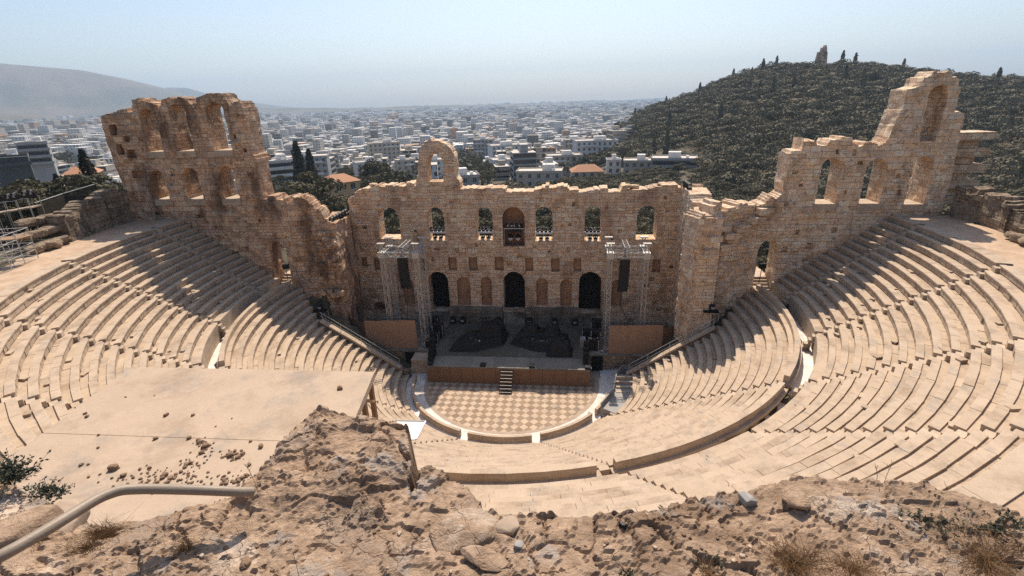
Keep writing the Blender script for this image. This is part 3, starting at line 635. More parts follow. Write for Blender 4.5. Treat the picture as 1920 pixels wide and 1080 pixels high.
# sloping parodos walls with handrails
for s, l in ((-1, 'left'), (1, 'right')):
    t = thing('parodos_wall', 'sloping retaining wall closing the %s end of the lower seats' % l, 'wall', (s*16, .1, 0))
    mb = MB(); p0, p1 = (12.2, 1.15), (20.6, 6.75)
    mb.add([(s*11.2, y, -.3) for y in (-.05, .45)]+[(s*20.9, y, -.3) for y in (-.05, .45)]+[(s*20.9, y, p1[1]-.1) for y in (-.05, .45)]+[(s*p0[0], y, p0[1]-.1) for y in (-.05, .45)]+[(s*11.2, y, .9) for y in (-.05, .45)],
           [(0, 2, 4, 6, 8), (9, 7, 5, 3, 1), (0, 1, 3, 2), (2, 3, 5, 4), (4, 5, 7, 6), (6, 7, 9, 8), (8, 9, 1, 0)]); mb.obj('wall', M['rubble'], t)
    mb = MB(); n = 7
    for i in range(n):
        q = [(p0[0]+(p1[0]-p0[0])*(i+e)/n, p0[1]+(p1[1]-p0[1])*(i+e)/n) for e in (.005, .995)]
        v = [(s*x, y, z+dz) for x, z in q for y, dz in ((-.14, -.1), (.5, -.1), (.5, .09), (-.14, .09))]
        mb.add(v, [(0, 1, 2, 3), (7, 6, 5, 4), (0, 4, 5, 1), (1, 5, 6, 2), (2, 6, 7, 3), (3, 7, 4, 0)])
    mb.obj('coping', M['seat'], t)
    h = thing('handrail', 'thin steel handrail on the sloping coping at the %s of the stage' % l, 'handrail', (s*16, .2, 4)); mb = MB()
    f = lambda u, up: (s*(p0[0]+(p1[0]-p0[0])*u), .2, p0[1]+(p1[1]-p0[1])*u+up)
    mb.path([f(.02, .95), f(1., .95)], .028, 6); mb.obj('top_rail', M['alu'], h)
    mb = MB(); mb.path([f(.02, .5), f(1., .5)], .018, 6); mb.obj('lower_rail', M['steel'], h)
    for u in (.02, .25, .5, .75, .98):
        mb = MB(); mb.tube(f(u, .08), f(u, .95), .022); mb.obj('post', M['steel'], h)

# ------------------------------------------------------------------ stage
st = thing('stage', 'grey stage platform with brown plywood front panels above the checked orchestra', 'stage', (-.3, -.6, 0))
mb = MB(); y = -.66
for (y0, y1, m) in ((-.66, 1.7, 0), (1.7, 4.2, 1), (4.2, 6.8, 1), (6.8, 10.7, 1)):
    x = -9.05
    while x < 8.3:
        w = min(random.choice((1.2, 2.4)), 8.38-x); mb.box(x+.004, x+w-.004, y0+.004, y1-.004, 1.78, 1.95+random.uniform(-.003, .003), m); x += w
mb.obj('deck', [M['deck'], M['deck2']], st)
for i in range(14):
    x = -9.05+17.43*i/14; mb = MB(); mb.box(x+.012, x+17.43/14-.012, -.74+random.uniform(-.008, .008), -.68, .02, 1.86); mb.obj('front_panel', M['ply'], st)
mb = MB(); mb.box(-9.05, 8.38, -.66, 10.7, -.02, 1.78); mb.obj('substructure', M['blackmetal'], st)
mb = MB()
for i in range(7):
    z = 1.72-i*.25; y = -.78-i*.27; mb.box(-.98+.0, .26, y-.24, y+.02, z-.045, z)
ss = thing('stage_steps', 'small open stage staircase with pale tread edges at the middle of the stage front', 'steps', (-.36, -2.6, 0)); mb.obj('tread', M['black'], ss)
mb = MB()
for i in range(7): z = 1.72-i*.25; y = -.78-i*.27; mb.box(-.98, .26, y-.275, y-.242, z-.04, z+.006)
mb.obj('tread_edge', M['alu'], ss)
for x in (-1.03, .28):
    mb = MB(); mb.add([(x+dx, y, z) for dx in (0, .04) for y, z in ((-.76, 1.8), (-.76, 1.55), (-2.72, .02), (-2.72, .2))], [(0, 1, 2, 3), (7, 6, 5, 4), (0, 4, 5, 1), (1, 5, 6, 2), (2, 6, 7, 3), (3, 7, 4, 0)]); mb.obj('stringer', M['blackmetal'], ss)
# side stages with white curb walls, black hatches and hoardings
for s, xs, l in ((-1, (-19.6, -9.1), 'left'), (1, (8.45, 18.4), 'right')):
    t = thing('side_stage', 'side stage floor at %s with pale curb above a low wall' % l, 'stage', ((xs[0]+xs[1])/2, 3, 0))
    mb = MB(); mb.box(xs[0], xs[1], 2.85, 11.6, -.05, 1.8); mb.obj('wall', M['rubble'], t)
    mb = MB(); mb.box(xs[0], xs[1], 2.7, 11.6, 1.8, 1.93); mb.obj('floor', M['podium'], t)
    a = (-12.5, -11.5) if s < 0 else (8.75, 9.9)
    mb = MB(); mb.box(a[0], a[1], 2.6, 2.84, .02, 1.79); mb.obj('hatch', M['black'], t)
    if s < 0: mb = MB(); mb.box(-11.3, -9.15, .9, 2.66, -.05, 1.78); mb.obj('white_block', M['seat'], t)
    mb = MB(); mb.box(*sorted((s*9.6, s*20)), -.0, 2.84, -.4, .06); mb.obj('forecourt', M['paving'], t)
hl = [('left', [(-17.1, 3.15), (-15.1, 3.2), (-13.1, 3.25), (-11.15, 3.3)], (-19.7, 5.1)), ('right', [(10.5, 3.1), (12.4, 3.1), (14.3, 3.15), (16.25, 3.2)], (18.55, 5.0))]
for l, pts, far in hl:
    t = thing('hoarding', 'reddish brown plywood hoarding screening the %s side stage' % l, 'hoarding', (*pts[0], 1.93), 'plywood hoardings beside the stage')
    full = ([far]+pts) if l == 'left' else (pts+[far])
    for i in range(len(full)-1):
        a, b_ = Vector(full[i]), Vector(full[i+1]); n = (b_-a).normalized(); n = Vector((n.y, -n.x))*.03; e = (b_-a).normalized()*.008
        rot = (i == 0 and l == 'left') or (i == len(full)-2 and l == 'right')
        z1 = 5.0 if rot else 5.35+.05*i
        mb = MB(); q = [a+e, b_-e, b_-e-n, a+e-n]; mb.prism([(p.x, p.y) for p in q], 1.95, z1); mb.obj('panel', M['ply2'] if not rot else M['ply'], t)
# grey ramp at right
t = thing('access_ramp', 'pale grey access ramp with a curved side rail right of the orchestra', 'ramp', (11, -3, .02))
pl = [at_z(*p, 1.0) for p in [(1157, 702), (1195, 700), (1198, 742), (1165, 780), (1127, 764), (1150, 735)]]
mb = MB(); mb.prism([(p.x, p.y) for p in pl][::-1], -.02, 1.0); mb.obj('slab', M['grey'], t)
mb = MB(); pts = [at_z(*p, 1.0) for p in ((1127, 764), (1150, 737), (1156, 706), (1166, 694), (1185, 692))]
v = []
for p in pts: v += [(p.x-.05, p.y, .0), (p.x+.05, p.y, .0), (p.x+.05, p.y, 1.55), (p.x-.05, p.y, 1.55)]
f = [(3, 2, 1, 0), tuple(4*(len(pts)-1)+i for i in range(4))]
for i in range(len(pts)-1): f += [(4*i+j, 4*i+(j+1) % 4, 4*i+4+(j+1) % 4, 4*i+4+j) for j in range(4)]
mb.add(v, f); mb.obj('side_screen', M['grey'], t)
mb = MB()
for k in range(4): p = at_z(1170, 735-k*8, 1.0); mb.box(p.x-.8, p.x+1.2, p.y-.15, p.y+.15, .98, 1.05+k*.10)
mb.obj('step', M['stair'], t)

# trusses and loudspeakers
def lattice(mb, p, q, w, n, r=.036, rd=.023):
    p, q = Vector(p), Vector(q); d = (q-p).normalized(); a = (Vector((0, 1, 0)) if abs(d.y) < .9 else Vector((1, 0, 0))); b_ = d.cross(a).normalized(); a = b_.cross(d)
    cs = [(a*sx+b_*sy_)*(w/2) for sx, sy_ in ((1, 1), (1, -1), (-1, -1), (-1, 1))]
    for c_ in cs: mb.tube(p+c_, q+c_, r, 5)
    for i in range(n):
        u0, u1 = p.lerp(q, i/n), p.lerp(q, (i+1)/n)
        for j in range(4):
            c0, c1 = cs[j], cs[(j+1) % 4]
            if i % 2: c0, c1 = c1, c0
            mb.tube(u0+c0, u1+c1, rd, 4)
def truss(label, xa, xb, y0, y1, zt_, cx):
    t = thing('truss_tower', label, 'truss', ((xa+xb)/2, (y0+y1)/2, 1.95), 'truss towers holding the loudspeakers')
    for x, y in ((xa, y0), (xb, y0), (xa, y1), (xb, y1)):
        mb = MB(); lattice(mb, (x, y, 1.97), (x, y, zt_), .44, 18); mb.box(x-.4, x+.4, y-.4, y+.4, 1.945, 1.985)
        mb.obj('leg', M['alu'], t)
        mb = MB(); mb.box(x-.36, x+.36, y-.36, y+.36, zt_-.75, zt_-.1); mb.obj('sleeve_block', M['steel'], t)
        mb = MB(); lattice(mb, (x, y, zt_), (x, y, zt_+.8), .3, 3); mb.box(x-.42, x+.42, y-.22, y+.22, zt_+.8, zt_+.9); mb.obj('head', M['alu'], t)
    for a, b_ in (((xa, y0), (xb, y0)), ((xa, y1), (xb, y1)), ((xa, y0), (xa, y1)), ((xb, y0), (xb, y1)), ((cx, y0-.6), (cx, y1+.6))):
        mb = MB(); d = (Vector(b_)-Vector(a)).normalized()*.3; z = zt_-.4+(.65 if a[0] == cx else 0)
        lattice(mb, (a[0]+d.x, a[1]+d.y, z), (b_[0]-d.x, b_[1]-d.y, z), .48, 8); mb.obj('beam', M['alu'], t)
    return t
truss('silver lattice truss tower left of the stage', -14.45, -10.6, 4.3, 6.9, 13.35, -12.2)
truss('silver lattice truss tower right of the stage', 10.4, 14.15, 4.3, 6.9, 13.35, 12.1)
for x, l, zt_ in ((-12.2, 'left', 12.6), (11.95, 'right', 12.5)):
    t = thing('line_array', 'tall curved black loudspeaker column hanging in the %s truss tower' % l, 'loudspeaker', (x, 4.4, 8.6), 'hanging loudspeaker columns'); y, z = 4.35, zt_
    sgn = 1 if x < 0 else -1
    for k in range(11):
        a = rad(2+k*1.6); mb = MB(); w = .52; h = .33
        v = [(x+sx*w+sgn*k*k*.0015, y+dy*math.cos(a)+zz*math.sin(a), z+zz*math.cos(a)-dy*math.sin(a)) for sx in (-1, 1) for dy, zz in ((-.3, -h), (.3, -h+.04), (.3, -.04), (-.3, -.005))]
        mb.add(v, [(3, 2, 1, 0), (4, 5, 6, 7), (0, 1, 5, 4), (1, 2, 6, 5), (2, 3, 7, 6), (3, 0, 4, 7)]); mb.obj('cabinet', M['blackmetal'], t)
        z -= h*math.cos(a); y -= h*math.sin(a)*-.0+.004*k
    mb = MB(); mb.tube((x, 4.35, zt_), (x, 4.35, 13.7), .03); mb.tube((x-.3, 4.35, zt_), (x, 4.35, 13.1), .02); mb.tube((x+.3, 4.35, zt_), (x, 4.35, 13.1), .02); mb.obj('hanger', M['blackmetal'], t)
    mb = MB(); mb.path([(x+.2*sgn, 4.5, 9.0), (x-.2, 5.2, 7), (x-.9*sgn, 6.4, 4.5), (x-1.2*sgn, 6.6, 2.2)], .03, 5); mb.obj('cable', M['black'], t)
def lamp(x, y, z, label, hang=False, s=1., group=None, cat='stage light', yaw=0.):
    t = thing('stage_lamp', label, cat, (x, y, z), group); sg = -1 if hang else 1
    mb = MB(); mb.box(x-.17*s, x+.17*s, y-.13*s, y+.13*s, *sorted((z, z+sg*.13*s))); mb.obj('base', M['blackmetal'], t)
    mb = MB()
    for e in (-1, 1): mb.box(x+e*.15*s-.025*s, x+e*.15*s+.025*s, y-.05*s, y+.05*s, *sorted((z+sg*.13*s, z+sg*.42*s)))
    mb.obj('yoke', M['blackmetal'], t)
    mb = MB(); c0 = Vector((x, y+.1*s, z+sg*.36*s)); c1 = c0+Vector((math.sin(yaw)*.3*s, -.3*s, -.08*s)); mb.tube(c0, c1, .11*s, 10, .15*s); mb.obj('head', M['blackmetal'], t)
    mb = MB(); mb.tube(c1, c1+Vector((0, -.012, 0)), .13*s, 10); mb.obj('lens', M['lens'], t)
    return t
# lighting racks in the stage wall windows
wins = [(-9.68, -7.75, 13.89, 'second window from the left'), (-4.2, -2.3, 13.89, 'window just left of the central niche'), (-1.22, 1.22, 13.2, 'central niche'), (2.33, 4.29, 13.77, 'window just right of the central niche'), (7.75, 9.56, 13.76, 'second window from the right')]
for a, b_, z, l in wins:
    xa, xb, z = fX(a)+.06, fX(b_)-.06, fZ(z)+.02; mid = l.startswith('central'); H = 2.2 if mid else 1.05; yy = D+.55
    t = thing('lamp_rack', 'lighting rack with shelf standing in the '+l, 'lamp rack', ((xa+xb)/2, yy, z), 'lighting racks in the windows')
    mb = MB(); mb.box(xa, xb, yy-.3, yy+.25, z+H-.22 if not mid else z+H-.1, z+H); mb.obj('shelf', M['white'] if not mid else M['steel'], t)
    for x in (xa+.05, xb-.05):
        for y in (yy-.25, yy+.2):
            mb = MB(); mb.tube((x, y, z), (x, y, z+H-.1), .03, 5); mb.obj('leg', M['steel'], t)
    for k in range(4): lamp(xa+(xb-xa)*(.14+.24*k), yy, z+H, 'small black spotlight on the rack shelf in the '+l, s=1.15, group='spotlights on the window racks', yaw=random.uniform(-.6, .6))
    for k in range(2): lamp(xa+(xb-xa)*(.33+.36*k), yy-.05, z+H-.23, 'black spotlight under the rack shelf in the '+l, True, 1.5 if not mid else 2.2, 'spotlights under the window racks')
# spots standing along the podium and on the wings
for px, py, l in ((849, 590, 'left end of the left podium'), (935, 598, 'right end of the left podium'), (993, 598, 'left end of the right podium'), (1078, 592, 'right end of the right podium'), (868, 596, 'left podium nearest its left end'), (1040, 600, 'middle of the right podium')):
    p = at_y(px, py, D-1.2); lamp(p.x, D-1.25, 1.96, 'black spotlight on the stage floor at the '+l, s=2.0, group='spotlights along the podium')
for i in range(6):
    x = -19.9-.42*i*.55; lamp(-20.2+.0*i, 5.6+i*.75, 16.2+.02*i, 'dark floodlight in the slanting row on top of the left side wall', s=1.6, group='floodlights on the left side wall')
for i in range(4): lamp(18.9, 9.0+i*.6, 18.9, 'dark floodlight in the cluster on the right end of the stage wall', s=1.6, group='floodlights on the right end of the wall')
for px, py, l in ((905, 690, 'left of the centre steps'), (997, 694, 'right of the centre steps'), (1103, 699, 'at the right corner of the stage front'), (808, 684, 'at the left corner of the stage front')):
    p = at_z(px, py, 1.95); t = thing('stage_monitor', 'small black wedge loudspeaker '+l, 'loudspeaker', (p.x, -.42, 1.955), 'wedge loudspeakers on the stage edge')
    mb = MB(); mb.add([(p.x+sx*.32, y, z) for sx in (-1, 1) for y, z in ((-.62, 1.956), (-.2, 1.956), (-.2, 2.3), (-.5, 2.16))], [(3, 2, 1, 0), (4, 5, 6, 7), (0, 1, 5, 4), (1, 2, 6, 5), (2, 3, 7, 6), (3, 0, 4, 7)]); mb.obj('cabinet', M['blackmetal'], t)
    mb = MB(); mb.box(p.x+.325, p.x+.35, -.6, -.25, 1.96, 2.12); mb.obj('handle', M['alu'], t)
for x, l in ((-8.9, 'left'), (8.0, 'right')):
    t = thing('speaker_stack', 'dark stack of front loudspeakers standing at the %s edge of the stage' % l, 'loudspeaker', (x, .8, 1.96))
    for k in range(5):
        mb = MB(); mb.box(x-.28+random.uniform(-.06, .06), x+.28, .3+k*.34, .3+k*.34+.4, 1.957, 2.35+.42*k); mb.obj('cabinet', M['blackmetal'], t)
# covered gear on stage
def mound(name, label, polys, cat='tarpaulin'):
    allp = [p for q in polys for p in q[0]]; x0, x1 = min(p[0] for p in allp)-.7, max(p[0] for p in allp)+.7; y0, y1 = min(p[1] for p in allp)-.7, max(p[1] for p in allp)+.7
    nx, ny = 110, 80; X, Y = np.meshgrid(np.linspace(x0, x1, nx), np.linspace(y0, y1, ny), indexing='ij'); P = np.stack([X.ravel(), Y.ravel()], 1); H = np.zeros(len(P))
    for poly, h in polys:
        d = seg_dist(P, poly)*np.where(in_poly(P, poly), 1, -1); H = np.maximum(H, h*sst(-.22, .28, d)+.0)
    n = np.array([noise.noise((x*1.1, y*1.1, 3))*.5+abs(noise.noise((x*2.7+y, y*1.6-x, 5)))*.5 for x, y in P])
    H = H.reshape(nx, ny)
    for _ in range(3): H[1:-1, 1:-1] = (H[1:-1, 1:-1]*2+H[:-2, 1:-1]+H[2:, 1:-1]+H[1:-1, :-2]+H[1:-1, 2:])/6
    H = H.ravel(); H = H*(1+.28*n)+.05*n*(H > .05)
    Z = 1.962+np.maximum(H, 0); F = grid_faces(nx, ny); keep = (H[F].max(1) > .03)
    me = np_mesh(name, np.stack([P[:, 0], P[:, 1], Z], 1), F[keep], M['tarp'], smooth=True)
    o = link(bpy.data.objects.new(name, me)); o.modifiers.new('thickness', 'SOLIDIFY').thickness = .02; tag(o, label, cat, 'black covers on the stage'); return o
mound('covered_gear', 'large black tarpaulin over gear on the left stage half, peaked at right', [([(-7.2, 2.9), (-4.6, 2.9), (-1.5, 4.6), (-1.2, 7.6), (-5.0, 7.2), (-6.6, 5.5)], .8), ([(-4.6, 5.2), (-1.6, 5.4), (-1.4, 7.8), (-3.8, 7.6)], 1.9), ([(-6.2, 4.6), (-4.6, 4.4), (-4.2, 6.4), (-5.8, 6.2)], 1.15)])
mound('covered_gear', 'large lumpy black tarpaulin over gear on the right half of the stage', [([(-.4, 5.0), (2.4, 3.4), (5.9, 3.2), (6.2, 6.2), (4.0, 7.9), (.6, 7.7)], .9), ([(.7, 5.6), (2.6, 5.4), (2.8, 7.6), (.8, 7.6)], 1.7), ([(3.2, 5.4), (5.2, 5.2), (5.2, 7.4), (3.4, 7.4)], 1.6), ([(3.9, 2.2), (6.3, 2.2), (6.4, 4.2), (4.2, 4.2)], 1.15)])
def crate(x, y, w, d, h, label, mat='blackmetal'):
    t = thing('flight_case', label, 'flight case', (x, y, 1.957), 'flight cases beside the stage')
    mb = MB(); mb.box(x-w/2, x+w/2, y-d/2, y+d/2, 1.958, 1.95+h); mb.obj('body', M[mat], t)
    for sx in (-1, 1):
        for s2 in (-1, 1): mb = MB(); mb.box(x+sx*w/2-.03, x+sx*w/2+.03, y+s2*d/2-.03, y+s2*d/2+.03, 1.958, 1.97+h); mb.obj('corner_trim', M['steel'], t)
for i, (x, y, w, d, h) in enumerate(((-9.6, 5.0, 1.0, .8, 1.2), (-9.4, 6.4, 1.2, .9, 1.7), (-9.9, 3.9, .9, .7, .8), (-10.3, 7.8, 1.3, 1., 2.0), (8.9, 4.1, 1.1, .8, 1.3), (9.2, 5.3, 1.0, .9, 1.8), (8.3, 6.2, 1.1, .9, 1.4), (9.4, 7.4, 1.2, 1., 2.1))):
    crate(x, y, w, d, h, 'black flight case beside the %s truss, %s' % ('left' if x < 0 else 'right', ('nearest the stage edge', 'second from the front', 'lowest of the pile', 'tallest and furthest back')[(i if i < 4 else i-4)] if i != 4 else 'nearest the stage edge'))
crate(7.75, 4.6, .55, .8, 1.1, 'pale grey equipment rack standing alone at the right of the stage', 'grey')
# black tables with lamps at both wings
for s, px, py, l in ((-1, 600, 582, 'left'), (1, 1333, 583, 'right')):
    p = at_y(px, py, 1.5 if s > 0 else 2.2); t = thing('desk', 'black desk on thin legs at the upper %s corner of the lower seats' % l, 'desk', (p.x, p.y, p.z-.8))
    mb = MB(); mb.box(p.x-.75, p.x+.75, p.y-.45, p.y+.45, p.z-.06, p.z); mb.obj('top', M['black'], t)
    for sx in (-.7, .7):
        for s2 in (-.4, .4): mb = MB(); mb.tube((p.x+sx, p.y+s2, p.z-1.), (p.x+sx, p.y+s2, p.z-.05), .03, 5); mb.obj('leg', M['steel'], t)
    lamp(p.x+.1, p.y+.1, p.z+.005, 'black lamp standing on the %s desk' % l, s=1.6)
for s, px, py, l in ((-1, 540, 498, 'left'), (1, 1420, 545, 'right')):
    p = at_z(px, py, 9.0) if s > 0 else at_y(px, 530, 3.6); base = p.z if s > 0 else 9.0
    t = thing('lamp_stand', 'floodlight on a black pole at the %s wing doorway' % l, 'floodlight', (p.x, p.y, 8.65)); mb = MB(); mb.tube((p.x, p.y, 8.64), (p.x+.1, p.y, 11.6), .035); mb.tube((p.x-.3, p.y, 8.66), (p.x+.3, p.y, 8.66), .03); mb.obj('pole', M['blackmetal'], t)
    mb = MB(); mb.box(p.x-.2, p.x+.45, p.y-.2, p.y+.15, 11.5, 12.0, 0, .3); mb.obj('head', M['blackmetal'], t)
for s, l in ((-1, 'left'), (1, 'right')):
    t = thing('stair_rail', 'short bent steel railing at the foot of the %s wing doorway steps' % l, 'railing', (s*26.2, 3, 8.62)); 
    for q in (0, .9): mb = MB(); mb.path([(s*(26.4-q), 3.4, 8.62), (s*(26.4-q), 3.4, 9.5), (s*(26.0-q), 2.9, 9.55), (s*(25.7-q), 2.4, 9.5), (s*(25.7-q), 2.4, 8.62)], .025, 6); mb.obj('hoop', M['blackmetal'], t)

# ------------------------------------------------------------------ rough walls beside the landing
def rwall(label, pts, tops, sgn, base=16.6, thick=1.6, seed=0):
    t = thing('retaining_wall', label, 'wall', (*pts[0], 17))
    for i in range(len(pts)-1):
        a, b_ = Vector(pts[i]), Vector(pts[i+1]); L = (b_-a).length
        wall('wall_section', a, b_, [(0, base), (L, base), (L, tops[i+1]), (L*.66, tops[i]*.35+tops[i+1]*.65+.25), (L*.33, tops[i]*.65+tops[i+1]*.35-.1), (0, tops[i])], [], [], thick, M['rubble'], t, seed=seed+i, outward=sgn, relief=.13, jit=.18, bw=1.3, bh=.75)
rwall('rough stone retaining wall running from the left ruin along the landing', [(-42.75, 4.0), (-42.6, 1.0), (-42.0, -2.2), (-41.5, -5.0)], [20.6, 20.2, 19.7, 19.2], -1, seed=31)
rwall('rough stone retaining wall running from the right tower to the picture edge', [(41.9, 4.0), (42.3, 1.0), (42.0, -2.5), (41.6, -6.0), (41.2, -10)], [19.6, 19.5, 19.3, 19.2, 19.0], 1, seed=41)
def rubble_heap(label, pts, r, seed):
    t = MB()
    for i, p in enumerate(pts): t.rock(p, r*random.uniform(.8, 1.2), (1.5, .9, .75), seed=seed+i)
    o = t.obj('rubble_wall', M['rubble']); tag(o, label, 'wall')
def lerp_pts(a, b_, n): return [tuple(Vector(a).lerp(Vector(b_), i/(n-1))) for i in range(n)]
rubble_heap('low tumbled wall at the left landing, nearest the seats', lerp_pts((-41.4, -5.6, 17.5), (-40.9, -9.0, 17.4), 7), .62, 2)
rubble_heap('higher tumbled wall behind the left landing beside the scaffold', lerp_pts((-42.6, -4.6, 18.3), (-42.3, -8.6, 18.4), 7), .7, 12)
rubble_heap('topmost tumbled wall below the dark fence at left', lerp_pts((-43.6, -2.5, 19.1), (-43.6, -6.6, 19.2), 7), .72, 22)
rubble_heap('tumbled boulders on the landing edge at far right', lerp_pts((40.9, -4.6, 17.4), (40.3, -9.5, 17.4), 7), .55, 33)
rubble_heap('stepped rubble bank above the right retaining wall', lerp_pts((44.2, -1.0, 19.2), (43.4, -8, 19.4), 9), .75, 43)
# scaffold, lamp platform, fence
sc = thing('scaffold', 'galvanised tube scaffold standing on the landing at the left edge', 'scaffold', (-38.7, -12, 17.1))
f0, f1, f2 = Vector((-38.07, -13.55, 17.08)), Vector((-38.6, -12.0, 17.08)), Vector((-39.12, -10.42, 17.08)); ob = Vector((-1.75, -.55, 0)); upz = lambda h: Vector((0, 0, h))
for i, f in enumerate((f0, f1, f2)):
    for q in (f, f+ob, f+ob*2):
        mb = MB(); mb.tube(q, q+upz(2.7), .035); mb.obj('upright', M['steel'], sc)
for h in (.25, .75, 1.35, 2.0, 2.65):
    for q in (Vector(), ob, ob*2): mb = MB(); mb.tube(f0+q+upz(h), f2+q+upz(h), .028, 5); mb.obj('ledger', M['steel'], sc)
    for f in (f0, f1, f2): mb = MB(); mb.tube(f+upz(h), f+ob*2+upz(h), .028, 5); mb.obj('transom', M['steel'], sc)
mb = MB(); mb.tube(f0+upz(.2), f1+upz(2.6), .025, 5); mb.obj('brace', M['steel'], sc); mb = MB(); mb.tube(f2+ob+upz(.2), f2+upz(2.6), .025, 5); mb.obj('brace', M['steel'], sc)
mb = MB(); v = [f1+ob*a+upz(2.02+h)+Vector((0, dy, 0)) for h in (0, .05) for a, dy in ((.0, .0), (1, .0), (1, 1.5), (0, 1.5))]; mb.add(v, [(3, 2, 1, 0), (4, 5, 6, 7), (0, 1, 5, 4), (1, 2, 6, 5), (2, 3, 7, 6), (3, 0, 4, 7)]); mb.obj('plank', M['wood'], sc)
pa, pb = at_y(-30, 404, -5.), at_y(56, 389, -5.)
pt = thing('lamp_platform', 'raised lighting platform with pale deck and rail at the upper left edge', 'platform', (pa.x, -5, 17)); bk = Vector((-.5, 1.6, 0))
mb = MB(); v = [p+upz(h) for h in (-.12, .0) for p in (pa, pb, pb+bk, pa+bk)]; mb.add(v, [(3, 2, 1, 0), (4, 5, 6, 7), (0, 1, 5, 4), (1, 2, 6, 5), (2, 3, 7, 6), (3, 0, 4, 7)]); mb.obj('deck', M['stair'], pt)
for k in range(5):
    p = pa.lerp(pb, k/4); mb = MB(); mb.tube(p, p+upz(.85), .025, 5); mb.obj('post', M['steel'], pt); mb = MB(); mb.tube(p+bk+upz(-3), p+bk+upz(.85), .03, 5); mb.obj('leg', M['steel'], pt); mb = MB(); mb.tube(p+upz(-3.4), p, .03, 5); mb.obj('leg', M['steel'], pt)
mb = MB(); mb.tube(pa+upz(.85), pb+upz(.85), .025, 5); mb.obj('rail', M['alu'], pt); mb = MB(); mb.tube(pa+bk+upz(.85), pb+bk+upz(.85), .025, 5); mb.obj('rail', M['alu'], pt)
for k, u in enumerate((.42, .55, .78, .92)):
    p = pa.lerp(pb, u)+bk*.8; lamp(p.x, p.y, p.z+.86, 'silver floodlight on the rail of the left lighting platform', s=1.5, group='floodlights on the left platform', yaw=.5)
fe = thing('mesh_fence', 'dark mesh fence on thin posts above the rough walls at left', 'fence', (-45, 0, 19))
mfen, nt, b = new_mat('dark_netting'); b.inputs['Base Color'].default_value = (.05, .042, .03, 1); b.inputs['Alpha'].default_value = .55
fa, fb, fc = at_y(82, 430, -2.), at_y(134, 408, 3.), at_y(192, 388, 7.)
for i, (a, b2) in enumerate(((fa, fb), (fb, fc))):
    mb = MB(); mb.add([a, b2, b2+upz(2.7), a+upz(2.7)], [(0, 1, 2, 3)]); o = mb.obj('netting', mfen, fe); o.modifiers.new('t', 'SOLIDIFY').thickness = .01
    mb = MB(); mb.tube(a+upz(2.7), b2+upz(2.7), .04, 5); mb.obj('top_rail', M['steel'], fe)
for p in (fa, fb, fc): mb = MB(); mb.tube(p+upz(-2), p+upz(2.8), .05, 5); mb.obj('post', M['blackmetal'], fe)

# ------------------------------------------------------------------ projection booth with the bare roof
ZS = 20.5; c0, c1, c2 = at_z(245, 688, ZS), at_z(702, 697, ZS), at_z(40, 842, ZS)
bt = thing('booth', 'projection booth under a bare beige concrete roof slab in the left foreground', 'booth', (-4.6, -35, 17))
ey = (c2-c0); ey.z = 0; ey = ey.normalized(); ex = (c1-c0); ex.z = 0; ex = ex.normalized(); Wd = (c1-c0).length
def bq(u, v): p = c0+ex*u+ey*v; return (p.x, p.y)
dj = 3.62
mb = MB(); mb.prism([bq(0, 0), bq(Wd, 0), bq(Wd, dj-.006), bq(0, dj-.006)], ZS-.22, ZS); mb.obj('roof_slab', M['slab'], bt)
mb = MB(); mb.prism([bq(0, dj+.006), bq(Wd, dj+.006), bq(Wd, 9.2), bq(0, 9.2)], ZS-.22, ZS-.004); mb.obj('roof_slab', M['slab'], bt)
mb = MB(); mb.prism([bq(.35, 1.3), bq(Wd-.6, 1.3), bq(Wd-.6, 9), bq(.35, 9)], 14.5, ZS-.22); mb.obj('wall', M['slab'], bt)
for u, v in ((.15, .15), (Wd*.5, .15), (Wd-.15, .15), (Wd-.12, 1.2)):
    mb = MB(); p = bq(u, v); mb.box(p[0]-.07, p[0]+.07, p[1]-.07, p[1]+.07, 13.5, ZS-.22); mb.obj('post', M['wood'], bt)
mb = MB(); mb.tube((*bq(Wd-.12, .2), ZS-1.0), (*bq(Wd-.12, 1.3), ZS-.24), .06, 6); mb.obj('strut', M['wood'], bt)
stn = [(638, 729, 11), (312, 779, 8), (362, 779, 6), (355, 822, 7), (292, 823, 7), (490, 838, 9), (470, 828, 5), (213, 880, 14), (468, 872, 7), (432, 854, 12), (455, 852, 9), (447, 858, 8), (441, 846, 6), (385, 838, 12), (375, 830, 9), (378, 850, 8), (372, 826, 6), (163, 782, 6), (160, 776, 5), (185, 816, 4), (153, 872, 6), (166, 871, 4), (263, 880, 5), (281, 878, 6), (232, 893, 8), (350, 872, 8), (357, 869, 7), (347, 877, 6), (310, 892, 9), (320, 898, 8), (305, 897, 7), (330, 890, 6), (296, 905, 6), (315, 905, 7), (340, 885, 6), (250, 896, 5), (455, 897, 8), (462, 892, 7), (448, 903, 7), (440, 905, 6), (425, 907, 7), (415, 909, 6), (397, 907, 5), (378, 903, 5), (421, 893, 5), (240, 908, 5), (262, 907, 4), (275, 906, 5), (210, 897, 4), (335, 901, 5), (184, 840, 4), (236, 745, 3), (435, 785, 3), (405, 800, 3), (290, 742, 2.5)]
